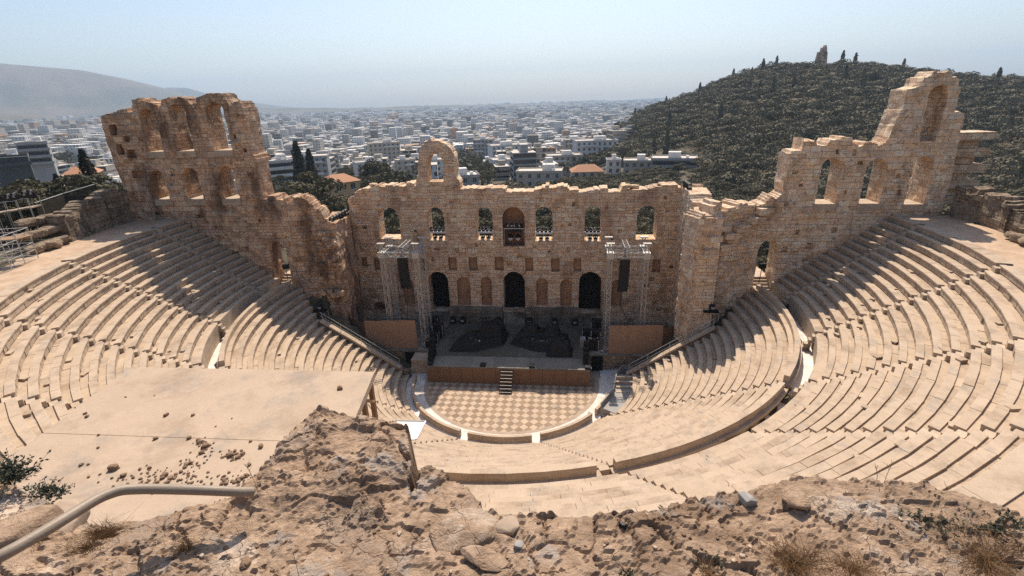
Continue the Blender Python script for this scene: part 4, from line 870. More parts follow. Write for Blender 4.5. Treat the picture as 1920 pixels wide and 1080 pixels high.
for i, (px, py, s) in enumerate(stn):
    p = at_z(px, py, ZS); r = s*.5*(p-CAM).length/944; mb = MB(); mb.rock((p.x, p.y, ZS+r*.45), r, (1.25, 1, .8), seed=i*1.7, sub=2); o = mb.obj('loose_stone', M['stone'])
    lab = {0: 'single dark stone near the far right corner of the concrete roof', 1: 'flat oval stone in the middle of the concrete roof', 2: 'pointed stone just right of the flat oval one on the roof', 7: 'largest dark brown stone, alone left of the rubble on the roof', 5: 'dark stone beside the boulder above the joint of the roof'}.get(i, 'small brown stone among the debris scattered on the concrete roof')
    tag(o, lab, 'stone', 'stones strewn on the concrete roof')
mb = MB()
for cx, cy_p, n, sx, sy_ in ((440, 856, 30, 13, 5), (382, 838, 34, 15, 8), (325, 895, 80, 40, 10), (450, 902, 80, 26, 8), (250, 900, 24, 40, 7), (360, 868, 18, 12, 6)):
    for _ in range(n):
        p = at_z(random.gauss(cx, sx), random.gauss(cy_p, sy_), ZS); mb.rock((p.x, p.y, ZS+.01), random.uniform(.012, .045), (1.2, 1, .7), seed=random.random()*50, sub=1)
o = mb.obj('gravel', M['stone'], kind='stuff'); tag(o, 'fine rubble and grit spilled over the concrete roof', 'gravel')
# white canopy
q = [at_z(740, 789, 16.6), at_z(798, 790, 16.6), at_z(780, 824, 16.6), at_z(720, 824, 16.6)]
cn = thing('canopy', 'small white canopy corner showing behind the foreground boulder', 'canopy', tuple(q[0]-upz(1)))
mb = MB(); mb.prism([(p.x, p.y) for p in q][::-1], 16.56, 16.6); mb.obj('sheet', M['white'], cn)
mb = MB(); mb.tube(q[1], q[2], .035); mb.tube(q[0], q[1], .035); mb.obj('frame', M['steel'], cn)
for p in (q[0], q[3]): mb = MB(); mb.tube(p-upz(3), p, .035); mb.obj('post', M['steel'], cn)

# ------------------------------------------------------------------ foreground rock ledge
mr, nt, b = new_mat('limestone_rock'); g = nt.nodes.new('ShaderNodeNewGeometry'); P_ = g.outputs['Position']
n1 = noi(nt, P_, 2.2, 8, .68); n2 = noi(nt, P_, 9., 8, .72); n3 = noi(nt, P_, 46., 6, .75); n4 = noi(nt, P_, 1.1, 5, .6)
c = mixc(nt, ramp(nt, n2, .35, .66), (.27, .185, .125), (.50, .36, .25))
c = mixc(nt, mth(nt, 'MULTIPLY', ramp(nt, n1, .54, .61), .8), c, (.64, .52, .41))
c = mixc(nt, mth(nt, 'MULTIPLY', ramp(nt, n4, .52, .58), .65), c, (.20, .13, .085))
c = mixc(nt, mth(nt, 'MULTIPLY', ramp(nt, noi(nt, P_, 3.1, 6, .7), .58, .64), .45), c, (.36, .345, .325))
vo = nt.nodes.new('ShaderNodeTexVoronoi'); vo.feature = 'DISTANCE_TO_EDGE'; vo.inputs['Scale'].default_value = 4.2
dv = nt.nodes.new('ShaderNodeVectorMath'); dv.operation = 'MULTIPLY_ADD'; nn = nt.nodes.new('ShaderNodeTexNoise'); nn.inputs['Scale'].default_value = 5; nn.inputs['Detail'].default_value = 6; nt.links.new(P_, nn.inputs['Vector'])
nt.links.new(nn.outputs['Color'], dv.inputs[0]); dv.inputs[1].default_value = (.35, .35, .35); nt.links.new(P_, dv.inputs[2]); nt.links.new(dv.outputs[0], vo.inputs['Vector'])
crk = mth(nt, 'MULTIPLY', ramp(nt, vo.outputs['Distance'], .016, .0), ramp(nt, n1, .45, .6))
c = mixc(nt, mth(nt, 'MULTIPLY', crk, .5), c, (.12, .075, .05))
c = mixc(nt, mth(nt, 'MULTIPLY', ramp(nt, n3, .58, .70), .55), c, (.12, .075, .05))
c = mixc(nt, .3, c, mixc(nt, n3, (.5, .5, .5), (1.45, 1.45, 1.45)), 'MULTIPLY')
nt.links.new(c, b.inputs['Base Color']); b.inputs['Specular IOR Level'].default_value = .1
rg = mth(nt, 'ABSOLUTE', mth(nt, 'SUBTRACT', noi(nt, P_, 16., 7, .65, .8), .5))
bump(nt, b, mth(nt, 'ADD', mth(nt, 'ADD', mth(nt, 'ADD', mth(nt, 'MULTIPLY', n2, .8), mth(nt, 'MULTIPLY', rg, -1.6)), mth(nt, 'MULTIPLY', n3, .35)), mth(nt, 'MULTIPLY', crk, -.5)), .8, .025)
ZL = 26.9
M['boulder'] = seatstone('boulder_stone', (.29, .205, .14), (.43, .315, .225), (.18, .12, .08), .006)
Lp = [at_z(px, py, ZL) for px, py in ((-60, 800), (0, 862), (60, 905), (130, 932), (165, 955), (200, 962), (330, 945), (400, 932), (452, 925))]
Bp = [at_z(px, py, 26.95) for px, py in ((470, 870), (530, 800), (565, 770), (600, 745), (640, 760), (700, 765), (764, 780), (774, 850), (764, 915))]
Rp = [at_z(px, py, ZL) for px, py in ((772, 925), (784, 885), (802, 872), (830, 882), (880, 906), (910, 945), (960, 962), (1030, 960), (1100, 956), (1180, 955), (1250, 950), (1300, 935), (1340, 925), (1400, 920), (1440, 905), (1500, 900), (1560, 902), (1660, 911), (1720, 918), (1800, 930), (1860, 948))]
edge = [(p.x, p.y) for p in Lp+Bp+Rp]
ledge = [(.5, -49.5), (.5, -44.6)]+edge+[(7.75, -45.5), (9.0, -45.6), (11, -45.3), (11, -49.5)]
blk = [(4.15, -45.62)]+[(p.x, p.y) for p in Bp]+[(4.95, -45.58)]
xs = np.concatenate([np.arange(1.0, 2.6, .04), np.arange(2.6, 8.0, .0105), np.arange(8.0, 10.6, .04)]); ys = np.concatenate([np.arange(-49.2, -46.6, .05), np.arange(-46.6, -44.5, .0105), np.arange(-44.5, -43.0, .05)])
XX, YY = np.meshgrid(xs, ys, indexing='ij'); PP = np.stack([XX.ravel(), YY.ravel()], 1)
sdl = seg_dist(PP, ledge)*np.where(in_poly(PP, ledge), 1, -1); sdb = seg_dist(PP, blk)*np.where(in_poly(PP, blk), 1, -1)
nz = np.zeros((len(PP), 4)); vor = np.zeros((len(PP), 2))
for i, (x, y) in enumerate(PP):
    v = Vector((x, y, .0)); fr = noise.fractal(v*5.2, .75, 2.1, 5); vv = Vector((x*4.6, y*6.5, 0))+Vector((fr*.16, noise.noise(v*6.)*.35, 0)); dd_, pt_ = noise.voronoi(vv)
    nz[i] = (noise.noise(v*2.6), fr, noise.noise(v*19.), noise.noise(v*43.)); vor[i] = ((hsh(round(pt_[0].x*9), round(pt_[0].y*9))-.5), min(1., (dd_[1]-dd_[0])/.09))
rid = 1-np.abs(nz[:, 1])*2; msk = sst(-.25, .25, nz[:, 0]+.25*nz[:, 2])
fv = np.array([noise.cell(Vector((x*21+noise.noise((x*9, y*9, 2))*1.2, y*27+noise.noise((x*9, y*9, 7))*1.2, 0))) for x, y in PP])
base = ZL+.009*fv*(.3+.7*sst(-.1, .3, nz[:, 2]+nz[:, 1]))+.040*nz[:, 0]+.013*nz[:, 1]+.004*nz[:, 2]+.0035*nz[:, 3]+(.25+.75*msk)*(.034*vor[:, 0]-.020*(1-vor[:, 1]))-.005
base = np.floor(base/.018)*.018*.5+base*.5
base += .05*sst(-.03, .16, sdb)+.02*sst(0, .05, sdb)*(nz[:, 1]+vor[:, 0])
base += .05*sst(6.2, 7.0, PP[:, 0])*sst(-46.0, -45.3, PP[:, 1])
base -= .10*sst(4.2, 3.2, PP[:, 0])*sst(-45.9, -45.5, PP[:, 1])
dd = np.maximum(-(sdl+.02*nz[:, 1]+.012*nz[:, 2]-.005), 0)
Zf = base-np.minimum(11.0*dd+.25*np.abs(nz[:, 1])*sst(0, .2, dd), 8.5)
me = np_mesh('rock_ledge', np.stack([PP[:, 0], PP[:, 1], Zf], 1), grid_faces(len(xs), len(ys)), mr)
rl_ = link(bpy.data.objects.new('rock_ledge', me), kind='structure')
def ledge_z(x, y):
    k = np.argmin((PP[:, 0]-x)**2+(PP[:, 1]-y)**2); return float(Zf[k])
def fore_rock(px, py, s, sc_, label, mat=None, seed=0, sink=.25):
    p = at_z(px, py, ZL+.03); z = ledge_z(p.x, p.y); r = s*.5*(p-CAM).length/944; mb = MB(); mb.rock((p.x, p.y, z+r*sc_[2]*(.55-sink)), r, sc_, seed=seed, sub=4, rough=.22, box=1., facets=9); o = mb.obj('rock', mat or mr, smooth=True); tag(o, label, 'rock')
fore_rock(868, 985, 118, (1.05, .8, .40), 'big rounded tan boulder bedded in the ledge right of centre', None, 3.1, .42)
fore_rock(1487, 936, 50, (1.1, .8, .5), 'flat oval rock lying on the right part of the ledge', None, 5.2, 0)
fore_rock(1401, 930, 30, (1, .9, .7), 'small grey rock on the ledge left of the flat oval rock', M['grey'], 7.7, 0)
fore_rock(950, 978, 48, (1.2, .8, .5), 'angular pale stone with dark underside beside the big boulder', M['boulder'], 9.1, .1)
fore_rock(973, 1020, 20, (.9, .9, .7), 'small dark grey stone below the angular pale stone', M['grey'], 1.4, 0)
fore_rock(905, 1042, 62, (1.4, .7, .2), 'flat pale slab of rock below the big boulder', None, 2.4, .1)
fore_rock(1168, 978, 16, (1, .8, .8), 'small black stone near the edge of the ledge', M['blackmetal'], 6.4, 0)
fore_rock(298, 935, 42, (1.3, .8, .6), 'brown stone under the pipe at the edge of the concrete roof', None, 8.8, 0)
fore_rock(110, 945, 70, (1.2, .8, .5), 'pale broken rock left of the bent pipe', M['boulder'], 12.8, .2)
fore_rock(30, 985, 90, (1.2, .8, .5), 'brown rock at the lower left edge behind the pipe', None, 14.8, .2)
fore_rock(455, 1040, 22, (1, .8, .6), 'thumb sized brown stone on the bare rock left of centre', M['stone'], 15.3, 0)
for i in range(70):
    px, py = random.uniform(240, 1700), random.uniform(965, 1075); p = at_z(px, py, ZL); z = ledge_z(p.x, p.y); r = random.uniform(.004, .013)
    mb = MB(); mb.rock((p.x, p.y, z+r*.3), r, (1.2, .9, .7), seed=i*2.3, sub=2); o = mb.obj('pebble', M['stone'] if i % 3 else M['seat']); tag(o, 'thumbnail sized pebble lying on the bare foreground ledge', 'pebble', 'pebbles on the foreground ledge')
# bent pipe
pp = [(at_z(px, py, z)) for px, py, z in ((-90, 1085, 27.24), (0, 1043, 27.24), (60, 1010, 27.23), (110, 980, 27.22), (150, 955, 27.21), (182, 936, 27.20), (205, 926, 27.19), (230, 919, 27.18), (262, 917, 27.16), (300, 917, 27.14), (345, 918, 27.12), (400, 920, 27.09), (447, 922, 27.05), (475, 922, 27.02))]
fine = []
for i in range(len(pp)-1):
    p0, p1, p2, p3 = pp[max(i-1, 0)], pp[i], pp[i+1], pp[min(i+2, len(pp)-1)]
    for k in range(5):
        u = k/5; fine.append(.5*((2*p1)+(p2-p0)*u+(2*p0-5*p1+4*p2-p3)*u*u+(3*p1-p0-3*p2+p3)*u**3))
mb = MB(); mb.path(fine+[pp[-1]], .0215, 16); o = mb.obj('pipe', M['pipe'], smooth=True); tag(o, 'bent grey steel pipe rail running into the boulder in the left foreground', 'pipe')
# dry grass and weeds
def tuft(px, py, n, h, spread, label, mat='dry', z=None):
    p = at_z(px, py, ZL); mb = MB()
    for _ in range(n):
        a = random.random()*6.28; rr_ = abs(random.gauss(0, spread)); x, y = p.x+rr_*math.cos(a), p.y+rr_*math.sin(a)*.7; z0 = ledge_z(x, y)-.005
        ln = h*random.uniform(.4, 1.1); t_ = random.gauss(0, .8), random.gauss(0, .8); w_ = random.uniform(.0008, .0018); q = Vector((x, y, z0)); pr = None
        sd_ = Vector((math.cos(a), math.sin(a), 0)).orthogonal().normalized()*w_; vs = []
        for k in range(4):
            u = k/3; c_ = q+Vector((t_[0]*u*u*ln, t_[1]*u*u*ln, ln*u*(1-.25*u))); vs += [c_-sd_*(1-u*.8), c_+sd_*(1-u*.8)]
        mb.add(vs, [(2*k, 2*k+1, 2*k+3, 2*k+2) for k in range(3)])
    o = mb.obj('grass_tuft', M[mat]); tag(o, label, 'grass tuft')
tuft(1490, 1062, 750, .085, .07, 'large dry brown grass tuft at the lower right of the ledge')
tuft(1600, 1072, 420, .065, .06, 'smaller dry grass tuft right of the large one')
tuft(1850, 1055, 800, .07, .11, 'wide dry brown grass patch in the lower right corner')
tuft(190, 985, 600, .07, .05, 'dry brown grass growing under the bend of the pipe')
tuft(160, 1020, 350, .05, .05, 'thin dry grass on the rock below the pipe')
tuft(345, 1030, 350, .035, .05, 'short dark dry grass in the crack left of centre')
tuft(60, 1010, 300, .05, .06, 'scrubby dry grass at the far lower left behind the pipe')
tuft(1330, 1070, 160, .06, .05, 'sparse dry stalks at the bottom right of centre')
tuft(1230, 990, 60, .04, .04, 'few dry straws on the ledge near the plant with dark leaves')
def stalk(px, py, h, lean, label):
    p = at_z(px, py, ZL); z = ledge_z(p.x, p.y); mb = MB(); pts = [Vector((p.x+lean[0]*u*u, p.y+lean[1]*u*u, z+h*u)) for u in (0, .35, .7, 1)]; mb.path(pts, .0011, 4)
    for k in range(5):
        q = pts[2].lerp(pts[3], k/5); mb.tube(q, q+Vector((random.gauss(0, .015), random.gauss(0, .012), .025)), .0007, 3)
    o = mb.obj('dry_stalk', M['dry']); tag(o, label, 'stalk')
stalk(207, 925, .20, (.02, -.05), 'tall dry grass stalk rising beside the bend of the pipe')
stalk(487, 935, .19, (-.003, -.03), 'tall straight dry stalk at the left side of the boulder')
stalk(560, 1078, .13, (0, 0), 'lone dry stalk at the bottom left of centre')
stalk(1655, 915, .10, (.01, 0), 'dry forked stalk standing on the ledge edge at right')
stalk(1640, 914, .07, (-.02, 0), 'short leaning dry stalk on the ledge edge at right')
stalk(1770, 925, .06, (.005, 0), 'small dry stalk on the ledge edge at far right')
def weed(px, py, n, rx, rz, leaf, label, zz=None):
    p = at_z(px, py, ZL if zz is None else zz); z0 = ledge_z(p.x, p.y) if zz is None else zz; t = thing('weed_plant', label, 'plant', (p.x, p.y, z0)); st_ = MB(); lv = MB()
    for _ in range(n):
        d = Vector((random.gauss(0, rx), random.gauss(0, rx*.6), abs(random.gauss(0, rz))+.01)); tip = Vector((p.x, p.y, z0))+d; st_.tube((p.x+d.x*.3, p.y+d.y*.3, min(z0, ledge_z(p.x+d.x*.3, p.y+d.y*.3)) if zz is None else z0-.02), tip, .0009, 3)
        for k in range(9):
            c_ = Vector((p.x+d.x*.3, p.y+d.y*.3, z0)).lerp(tip, random.uniform(.3, 1.05)); a = Vector((random.gauss(0, 1), random.gauss(0, 1), random.gauss(.2, .6))).normalized(); b2 = a.orthogonal().normalized(); b2.rotate(Matrix.Rotation(random.random()*6.28, 3, a)); L = leaf*random.uniform(.6, 1.2)
            lv.add([c_, c_+a*L*.5+b2*L*.28, c_+a*L, c_+a*L*.5-b2*L*.28], [(0, 1, 2, 3)])
    st_.obj('stem', M['dry'], t); lv.obj('leaf', M['weed'], t)
weed(20, 895, 110, .085, .05, .022, 'dark green leafy bush at the left edge above the pipe', 26.86)
weed(95, 925, 60, .06, .025, .018, 'trailing dark leaves hanging between the bush and the pipe', 26.86)
weed(1330, 1050, 22, .045, .03, .016, 'grey green succulent plant at the bottom right of centre')
weed(1180, 1075, 10, .03, .02, .014, 'low grey green sprigs at the bottom edge left of the succulent')
weed(1750, 990, 26, .09, .014, .018, 'creeping grey green plant across the right part of the ledge')
weed(1880, 1000, 34, .07, .03, .02, 'dense grey green plant at the lower right edge')
weed(1245, 948, 8, .02, .012, .012, 'tiny sprig on the ledge edge right of centre')
weed(920, 942, 12, .022, .016, .013, 'small green sprig on the ledge edge left of the upper seats')

# ------------------------------------------------------------------ trees
def crown_quads(kind, n, seed, size):
    r = np.random.default_rng(seed); pts = []
    if kind == 'cypress':
        h = r.uniform(.06, 1, n); rad_ = .125*np.sqrt(np.clip(1-h, 0.02, 1))*np.minimum(1, h*6)*(.75+.5*r.random(n)); a = r.uniform(0, 2*PI, n)
        C = np.stack([rad_*np.cos(a), rad_*np.sin(a), h], 1)
    else:
        nb = {'pine': 17, 'olive': 20, 'dense': 24, 'wood': 6}[kind]; zc = {'pine': .68, 'olive': .58, 'dense': .55, 'wood': .52}[kind]
        d = r.normal(size=(nb, 3)); d /= np.linalg.norm(d, axis=1)[:, None]; d[:, 2] = np.abs(d[:, 2])*.9-.25
        B = np.stack([.36*d[:, 0], .36*d[:, 1], zc+.28*d[:, 2]], 1)*r.uniform(.82, 1.12, (nb, 1)); br = r.uniform(.10, .19, nb) if kind != 'wood' else r.uniform(.20, .31, nb); k = r.integers(0, nb, n)
        q = r.normal(size=(n, 3)); q /= np.linalg.norm(q, axis=1)[:, None]; q[:, 2] = np.abs(q[:, 2])*.95-.35; C = B[k]+q*br[k][:, None]*r.uniform(.75, 1.08, (n, 1))*np.array([1, 1, .75])
    nrm = r.normal(size=(n, 3))*(.42 if kind != 'wood' else .24)+(q if kind != 'cypress' else np.stack([np.cos(a), np.sin(a), .25+0*a], 1)); nrm[:, 2] += .15; nrm /= np.linalg.norm(nrm, axis=1)[:, None]; t = r.normal(size=(n, 3)); t -= nrm*(t*nrm).sum(1)[:, None]; t /= np.linalg.norm(t, axis=1)[:, None]; b_ = np.cross(nrm, t); s = size*r.uniform(.55, 1.25, (n, 1))
    asp = .6 if kind != 'cypress' else .5
    return np.stack([C-t*s-b_*s*asp*.4, C+t*s*.2-b_*s*asp, C+t*s+b_*s*asp*.3, C-t*s*.1+b_*s*asp], 1)
def trunk_mesh(h0, h1, seed):
    mb = MB(); rn = random.Random(seed); pts = [Vector((rn.gauss(0, .015)*k, rn.gauss(0, .015)*k, h0+(h1-h0)*k/4)) for k in range(5)]
    for k in range(4): mb.tube(pts[k], pts[k+1], .035-.005*k, 6, .03-.005*k)
    for _ in range(5 if h1 < .8 else 0):
        a = rn.random()*6.28; q = pts[2].lerp(pts[4], rn.random()); mb.tube(q, q+Vector((math.cos(a)*.24, math.sin(a)*.24, rn.uniform(.08, .2))), .013, 5, .005)
    return mb.mesh('trunk', M['bark'])
PROTO = {}
for kind, mat, n, sz, cnt in (('pine', 'leafA', 2600, .026, 4), ('olive', 'leafB', 2600, .025, 4), ('dense', 'leafA', 2800, .026, 3), ('cypress', 'leafC', 1300, .026, 3)):
    for c_ in range(cnt):
        Q = crown_quads(kind, n, 100*c_+len(kind), sz); PROTO.setdefault(kind, []).append((np_mesh('crown', Q.reshape(-1, 3), np.arange(4*n).reshape(-1, 4), M[mat]), trunk_mesh(-.05, .62 if kind != 'cypress' else .9, c_)))
def tree(kind, x, y, h, label, group, wide=1.0, cat='tree', z=None):
    z = float(ground_h(x, y)) if z is None else z; cm, tm = random.choice(PROTO[kind])
    t = thing({'pine': 'pine_tree', 'olive': 'olive_tree', 'dense': 'evergreen_tree', 'cypress': 'cypress_tree'}[kind], label, cat, (x, y, z), group)
    t.rotation_euler = (0, 0, random.random()*6.28); t.scale = (h*wide, h*wide, h)
    for nme, m_ in (('crown', cm), ('trunk', tm)):
        o = bpy.data.objects.new(nme, m_); COL.objects.link(o); o.parent = t
    return t
placed = []
def scatter(n, px0, px1, R0, R1, kinds, h0, h1, label, group, gapm=4.0, wide=(1.0, 1.3), ok=None):
    k = 0; tries = 0
    while k < n and tries < n*60:
        tries += 1; R = math.sqrt(random.uniform(R0*R0, R1*R1)); p = at_r(random.uniform(px0, px1), 370, R)
        if any((p.x-a)**2+(p.y-b_)**2 < gapm**2 for a, b_ in placed) or (p.y < 20 and abs(p.x) < 45): continue
        if ok and not ok(p.x, p.y): continue
        kd = random.choice(kinds); placed.append((p.x, p.y)); tree(kd, p.x, p.y, random.uniform(h0, h1), label[kd] if isinstance(label, dict) else label, group, random.uniform(*wide)); k += 1
LB = lambda a: {'pine': 'dark pine tree '+a, 'olive': 'grey green rounded tree '+a, 'dense': 'dense evergreen tree '+a, 'cypress': 'slim dark cypress '+a}
tree('pine', *at_r(585, 370, 118).to_2d(), 17.5, 'large spreading pine beside the right end of the left ruin', None, 1.15)
tree('pine', *at_r(632, 370, 104).to_2d(), 10.5, 'lower dark pine in front of the yellow house', None, 1.2)
tree('dense', *at_r(735, 370, 165).to_2d(), 17.0, 'tall dense tree left of the free-standing arch', None, 1.1)
tree('pine', *at_r(706, 370, 185).to_2d(), 16.0, 'thin crowned reddish pine above the left end of the stage wall', None, .8)
tree('cypress', *at_r(1156, 370, 96).to_2d(), 9.2, 'single slim cypress standing directly behind the stage wall top', None, .9)
for i, (px, R, h, l) in enumerate(((512, 135, 12.5, 'short dark cypress at the right edge of the left ruin'), (571, 170, 22, 'tall cypress in front of the grey block, left of a pair'), (592, 178, 20, 'tall cypress in front of the grey block, right of a pair'),
        (72, 150, 12, 'cypress at far left, left of a row'), (118, 112, 11, 'leaning dark cypress in the left tree belt beside the low house'), (180, 92, 12, 'tall dark cypress right beside the left ruin'), (145, 165, 11, 'distant thin cypress above the left tree belt'), (100, 130, 10, 'dark cypress in the middle of the left tree belt'), (60, 160, 11, 'small cypress near the dark museum'), (40, 170, 10, 'smallest cypress in front of the dark museum'))):
    tree('cypress', *at_r(px, 370, R).to_2d(), h, l, 'cypresses of the left park' if i > 2 else None, 1.0)
scatter(150, 960, 1480, 92, 172, ('olive', 'olive', 'dense'), 6.5, 9.0, LB('in the park belt behind the right half of the stage wall'), 'park trees behind the stage wall', 4.0, (1.25, 1.6))
scatter(46, 690, 1260, 70, 98, ('olive', 'pine', 'olive'), 10, 13.2, LB('seen close behind the stage wall windows'), 'trees close behind the stage wall', 3.6, (.95, 1.2))
scatter(28, 505, 800, 125, 230, ('olive', 'dense', 'pine'), 7, 10.5, LB('between the left ruin and the arch'), 'trees left of the arch', 6., (1.1, 1.4))
scatter(120, -60, 235, 86, 175, ('olive', 'dense', 'pine'), 6.5, 9.5, LB('in the tree belt at far left'), 'trees of the left park', 4.4, (1.2, 1.5))
scatter(30, 1770, 1990, 75, 175, ('dense', 'dense', 'olive'), 7, 11, LB('in the dark grove behind the right tower'), 'trees behind the right tower', 5., (1.3, 1.6))
scatter(30, 1380, 1780, 70, 150, ('olive', 'dense'), 6, 8, LB('seen through the openings of the right ruin'), 'trees behind the right ruin', 5., (1.2, 1.5))
for i in range(11):
    p = at_r(902+i*3.4, 340, 215+i*22); tree('dense', p.x, p.y, 10.5, 'street tree in the line running away right of the arch', 'street trees right of the arch', 1.1); p = at_r(914+i*2.6, 340, 225+i*22); tree('olive', p.x, p.y, 9, 'street tree in the line running away right of the arch', 'street trees right of the arch', 1.1)
scatter(80, 1040, 1480, 150, 232, ('olive', 'dense'), 4.2, 5.8, LB('on the slope below the terraced house'), 'trees at the foot of the hill', 3.8, (1.4, 1.8))
for px in (735, 815, 828, 903, 916, 1019, 1111, 1209):
    for R_, h_ in ((82+random.uniform(-3, 3), 11.5), (104+random.uniform(-4, 4), 11.0), (128, 9.5)): p = at_r(px, 400, R_); tree('olive', p.x, p.y, h_, LB('seen close behind the stage wall windows')['olive'], 'trees close behind the stage wall', 1.0)
# the wooded hill
def wood(name, n, pxa, pxb, R0, R1, seed, label, quads=110, h0=6, h1=10, cond=None):
    r = np.random.default_rng(seed); P = []
    R = R0
    while R < R1:
        sp_ = 6.4+R/150; k = int(rad(pxb-pxa)*R/sp_)
        for i in range(k):
            az = pxa+(pxb-pxa)*(i+r.uniform(-.45, .45))/k; Rj = R+r.uniform(-.45, .45)*sp_
            if cond and not cond(az, Rj): continue
            P.append((CAM.x+Rj*math.sin(rad(az)), CAM.y+Rj*math.cos(rad(az))))
        R += sp_
    P = np.array(P); Zg = ground_h(P[:, 0], P[:, 1]); base = [crown_quads(k, quads, 900+i, .044) for i, k in enumerate(('wood',)*6)]; cyp = crown_quads('cypress', quads, 77, .07)
    out = []
    for i, (x, y) in enumerate(P):
        h = r.uniform(h0, h1); a = r.uniform(0, 6.28); c_, s_ = math.cos(a), math.sin(a)
        if r.random() < .022: q = cyp; w_ = .9; h *= 1.25
        else: q = base[r.integers(0, 6)]; w_ = r.uniform(.95, 1.3)
        X = (q[..., 0]*c_-q[..., 1]*s_)*h*w_+x; Y = (q[..., 0]*s_+q[..., 1]*c_)*h*w_+y; out.append(np.stack([X, Y, (q[..., 2]-.16)*h+Zg[i]], -1))
    V = np.concatenate(out).reshape(-1, 3); me = np_mesh(name, V, np.arange(len(V)).reshape(-1, 4), M['leafD']); o = link(bpy.data.objects.new(name, me), kind='stuff'); tag(o, label, 'trees')
wood('hill_wood', 6500, 3.6, 52, 150, 640, 5, 'dense dark wood covering the hill at right', quads=420, h0=8, h1=13.5, cond=lambda az, R: R > 170+max(0, 13-az)*14 and not (5.5 < az < 14.5 and R < 262) and not (R > 440 and abs(az-23.4) < 1.3 and R < 640))
# hilltop monument
p = at_r(1538, 127, 565); zb = p.z+1.0; mo = thing('monument', 'small ruined stone monument standing on top of the wooded hill', 'monument', (p.x, p.y, zb))
mb = MB()
for k in range(11):
    w_ = 5.6-.22*k-(1.2 if k > 7 else 0)-(1.0 if k > 9 else 0); sh = .35*(k > 7)+.4*(k > 9); mb.box(p.x-w_+sh*2, p.x+w_*.8+sh, p.y-2.2+.05*k, p.y+2.2, zb-2+1.75*k, zb-2+1.75*(k+1)-.05)
mb.obj('shaft', M['wing'], mo); mb = MB(); mb.box(p.x-6.4, p.x+5.4, p.y-3, p.y+3, zb-4, zb+2.2); mb.obj('base', M['wing'], mo)

# ------------------------------------------------------------------ city
def cmat(name, c, var=.1): return simple(name, c, .85, var=var, sc=.4, spec=.15)
CW = [cmat('render_white', (.63, .62, .60)), cmat('render_cream', (.47, .42, .35)), cmat('render_grey', (.34, .34, .33)), cmat('render_beige', (.40, .36, .30)), cmat('render_ochre', (.52, .37, .21)), cmat('render_terracotta', (.42, .22, .12))]
CROOF = cmat('flat_roof', (.55, .50, .44)); CGL = simple('dark_window_glass', (.03, .034, .038), .25, var=.4, spec=.5); CTILE = cmat('roof_tiles', (.42, .22, .13)); CDARK = simple('dark_cladding', (.07, .075, .075), .5, var=.2)
def fp(o_, rz, x, y): c_, s_ = math.cos(rz), math.sin(rz); return (o_[0]+x*c_-y*s_, o_[1]+x*s_+y*c_)
class BB(MB):
    def __init__(s, o_, rz): super().__init__(); s.o = o_; s.rz = rz
    def b(s, x0, x1, y0, y1, z0, z1, mi=0):
        v = [(*fp(s.o, s.rz, x, y), z) for z in (z0, z1) for y in (y0, y1) for x in (x0, x1)]; s.add(v, [(0, 2, 3, 1), (4, 5, 7, 6), (0, 1, 5, 4), (2, 6, 7, 3), (0, 4, 6, 2), (1, 3, 7, 5)], mi)
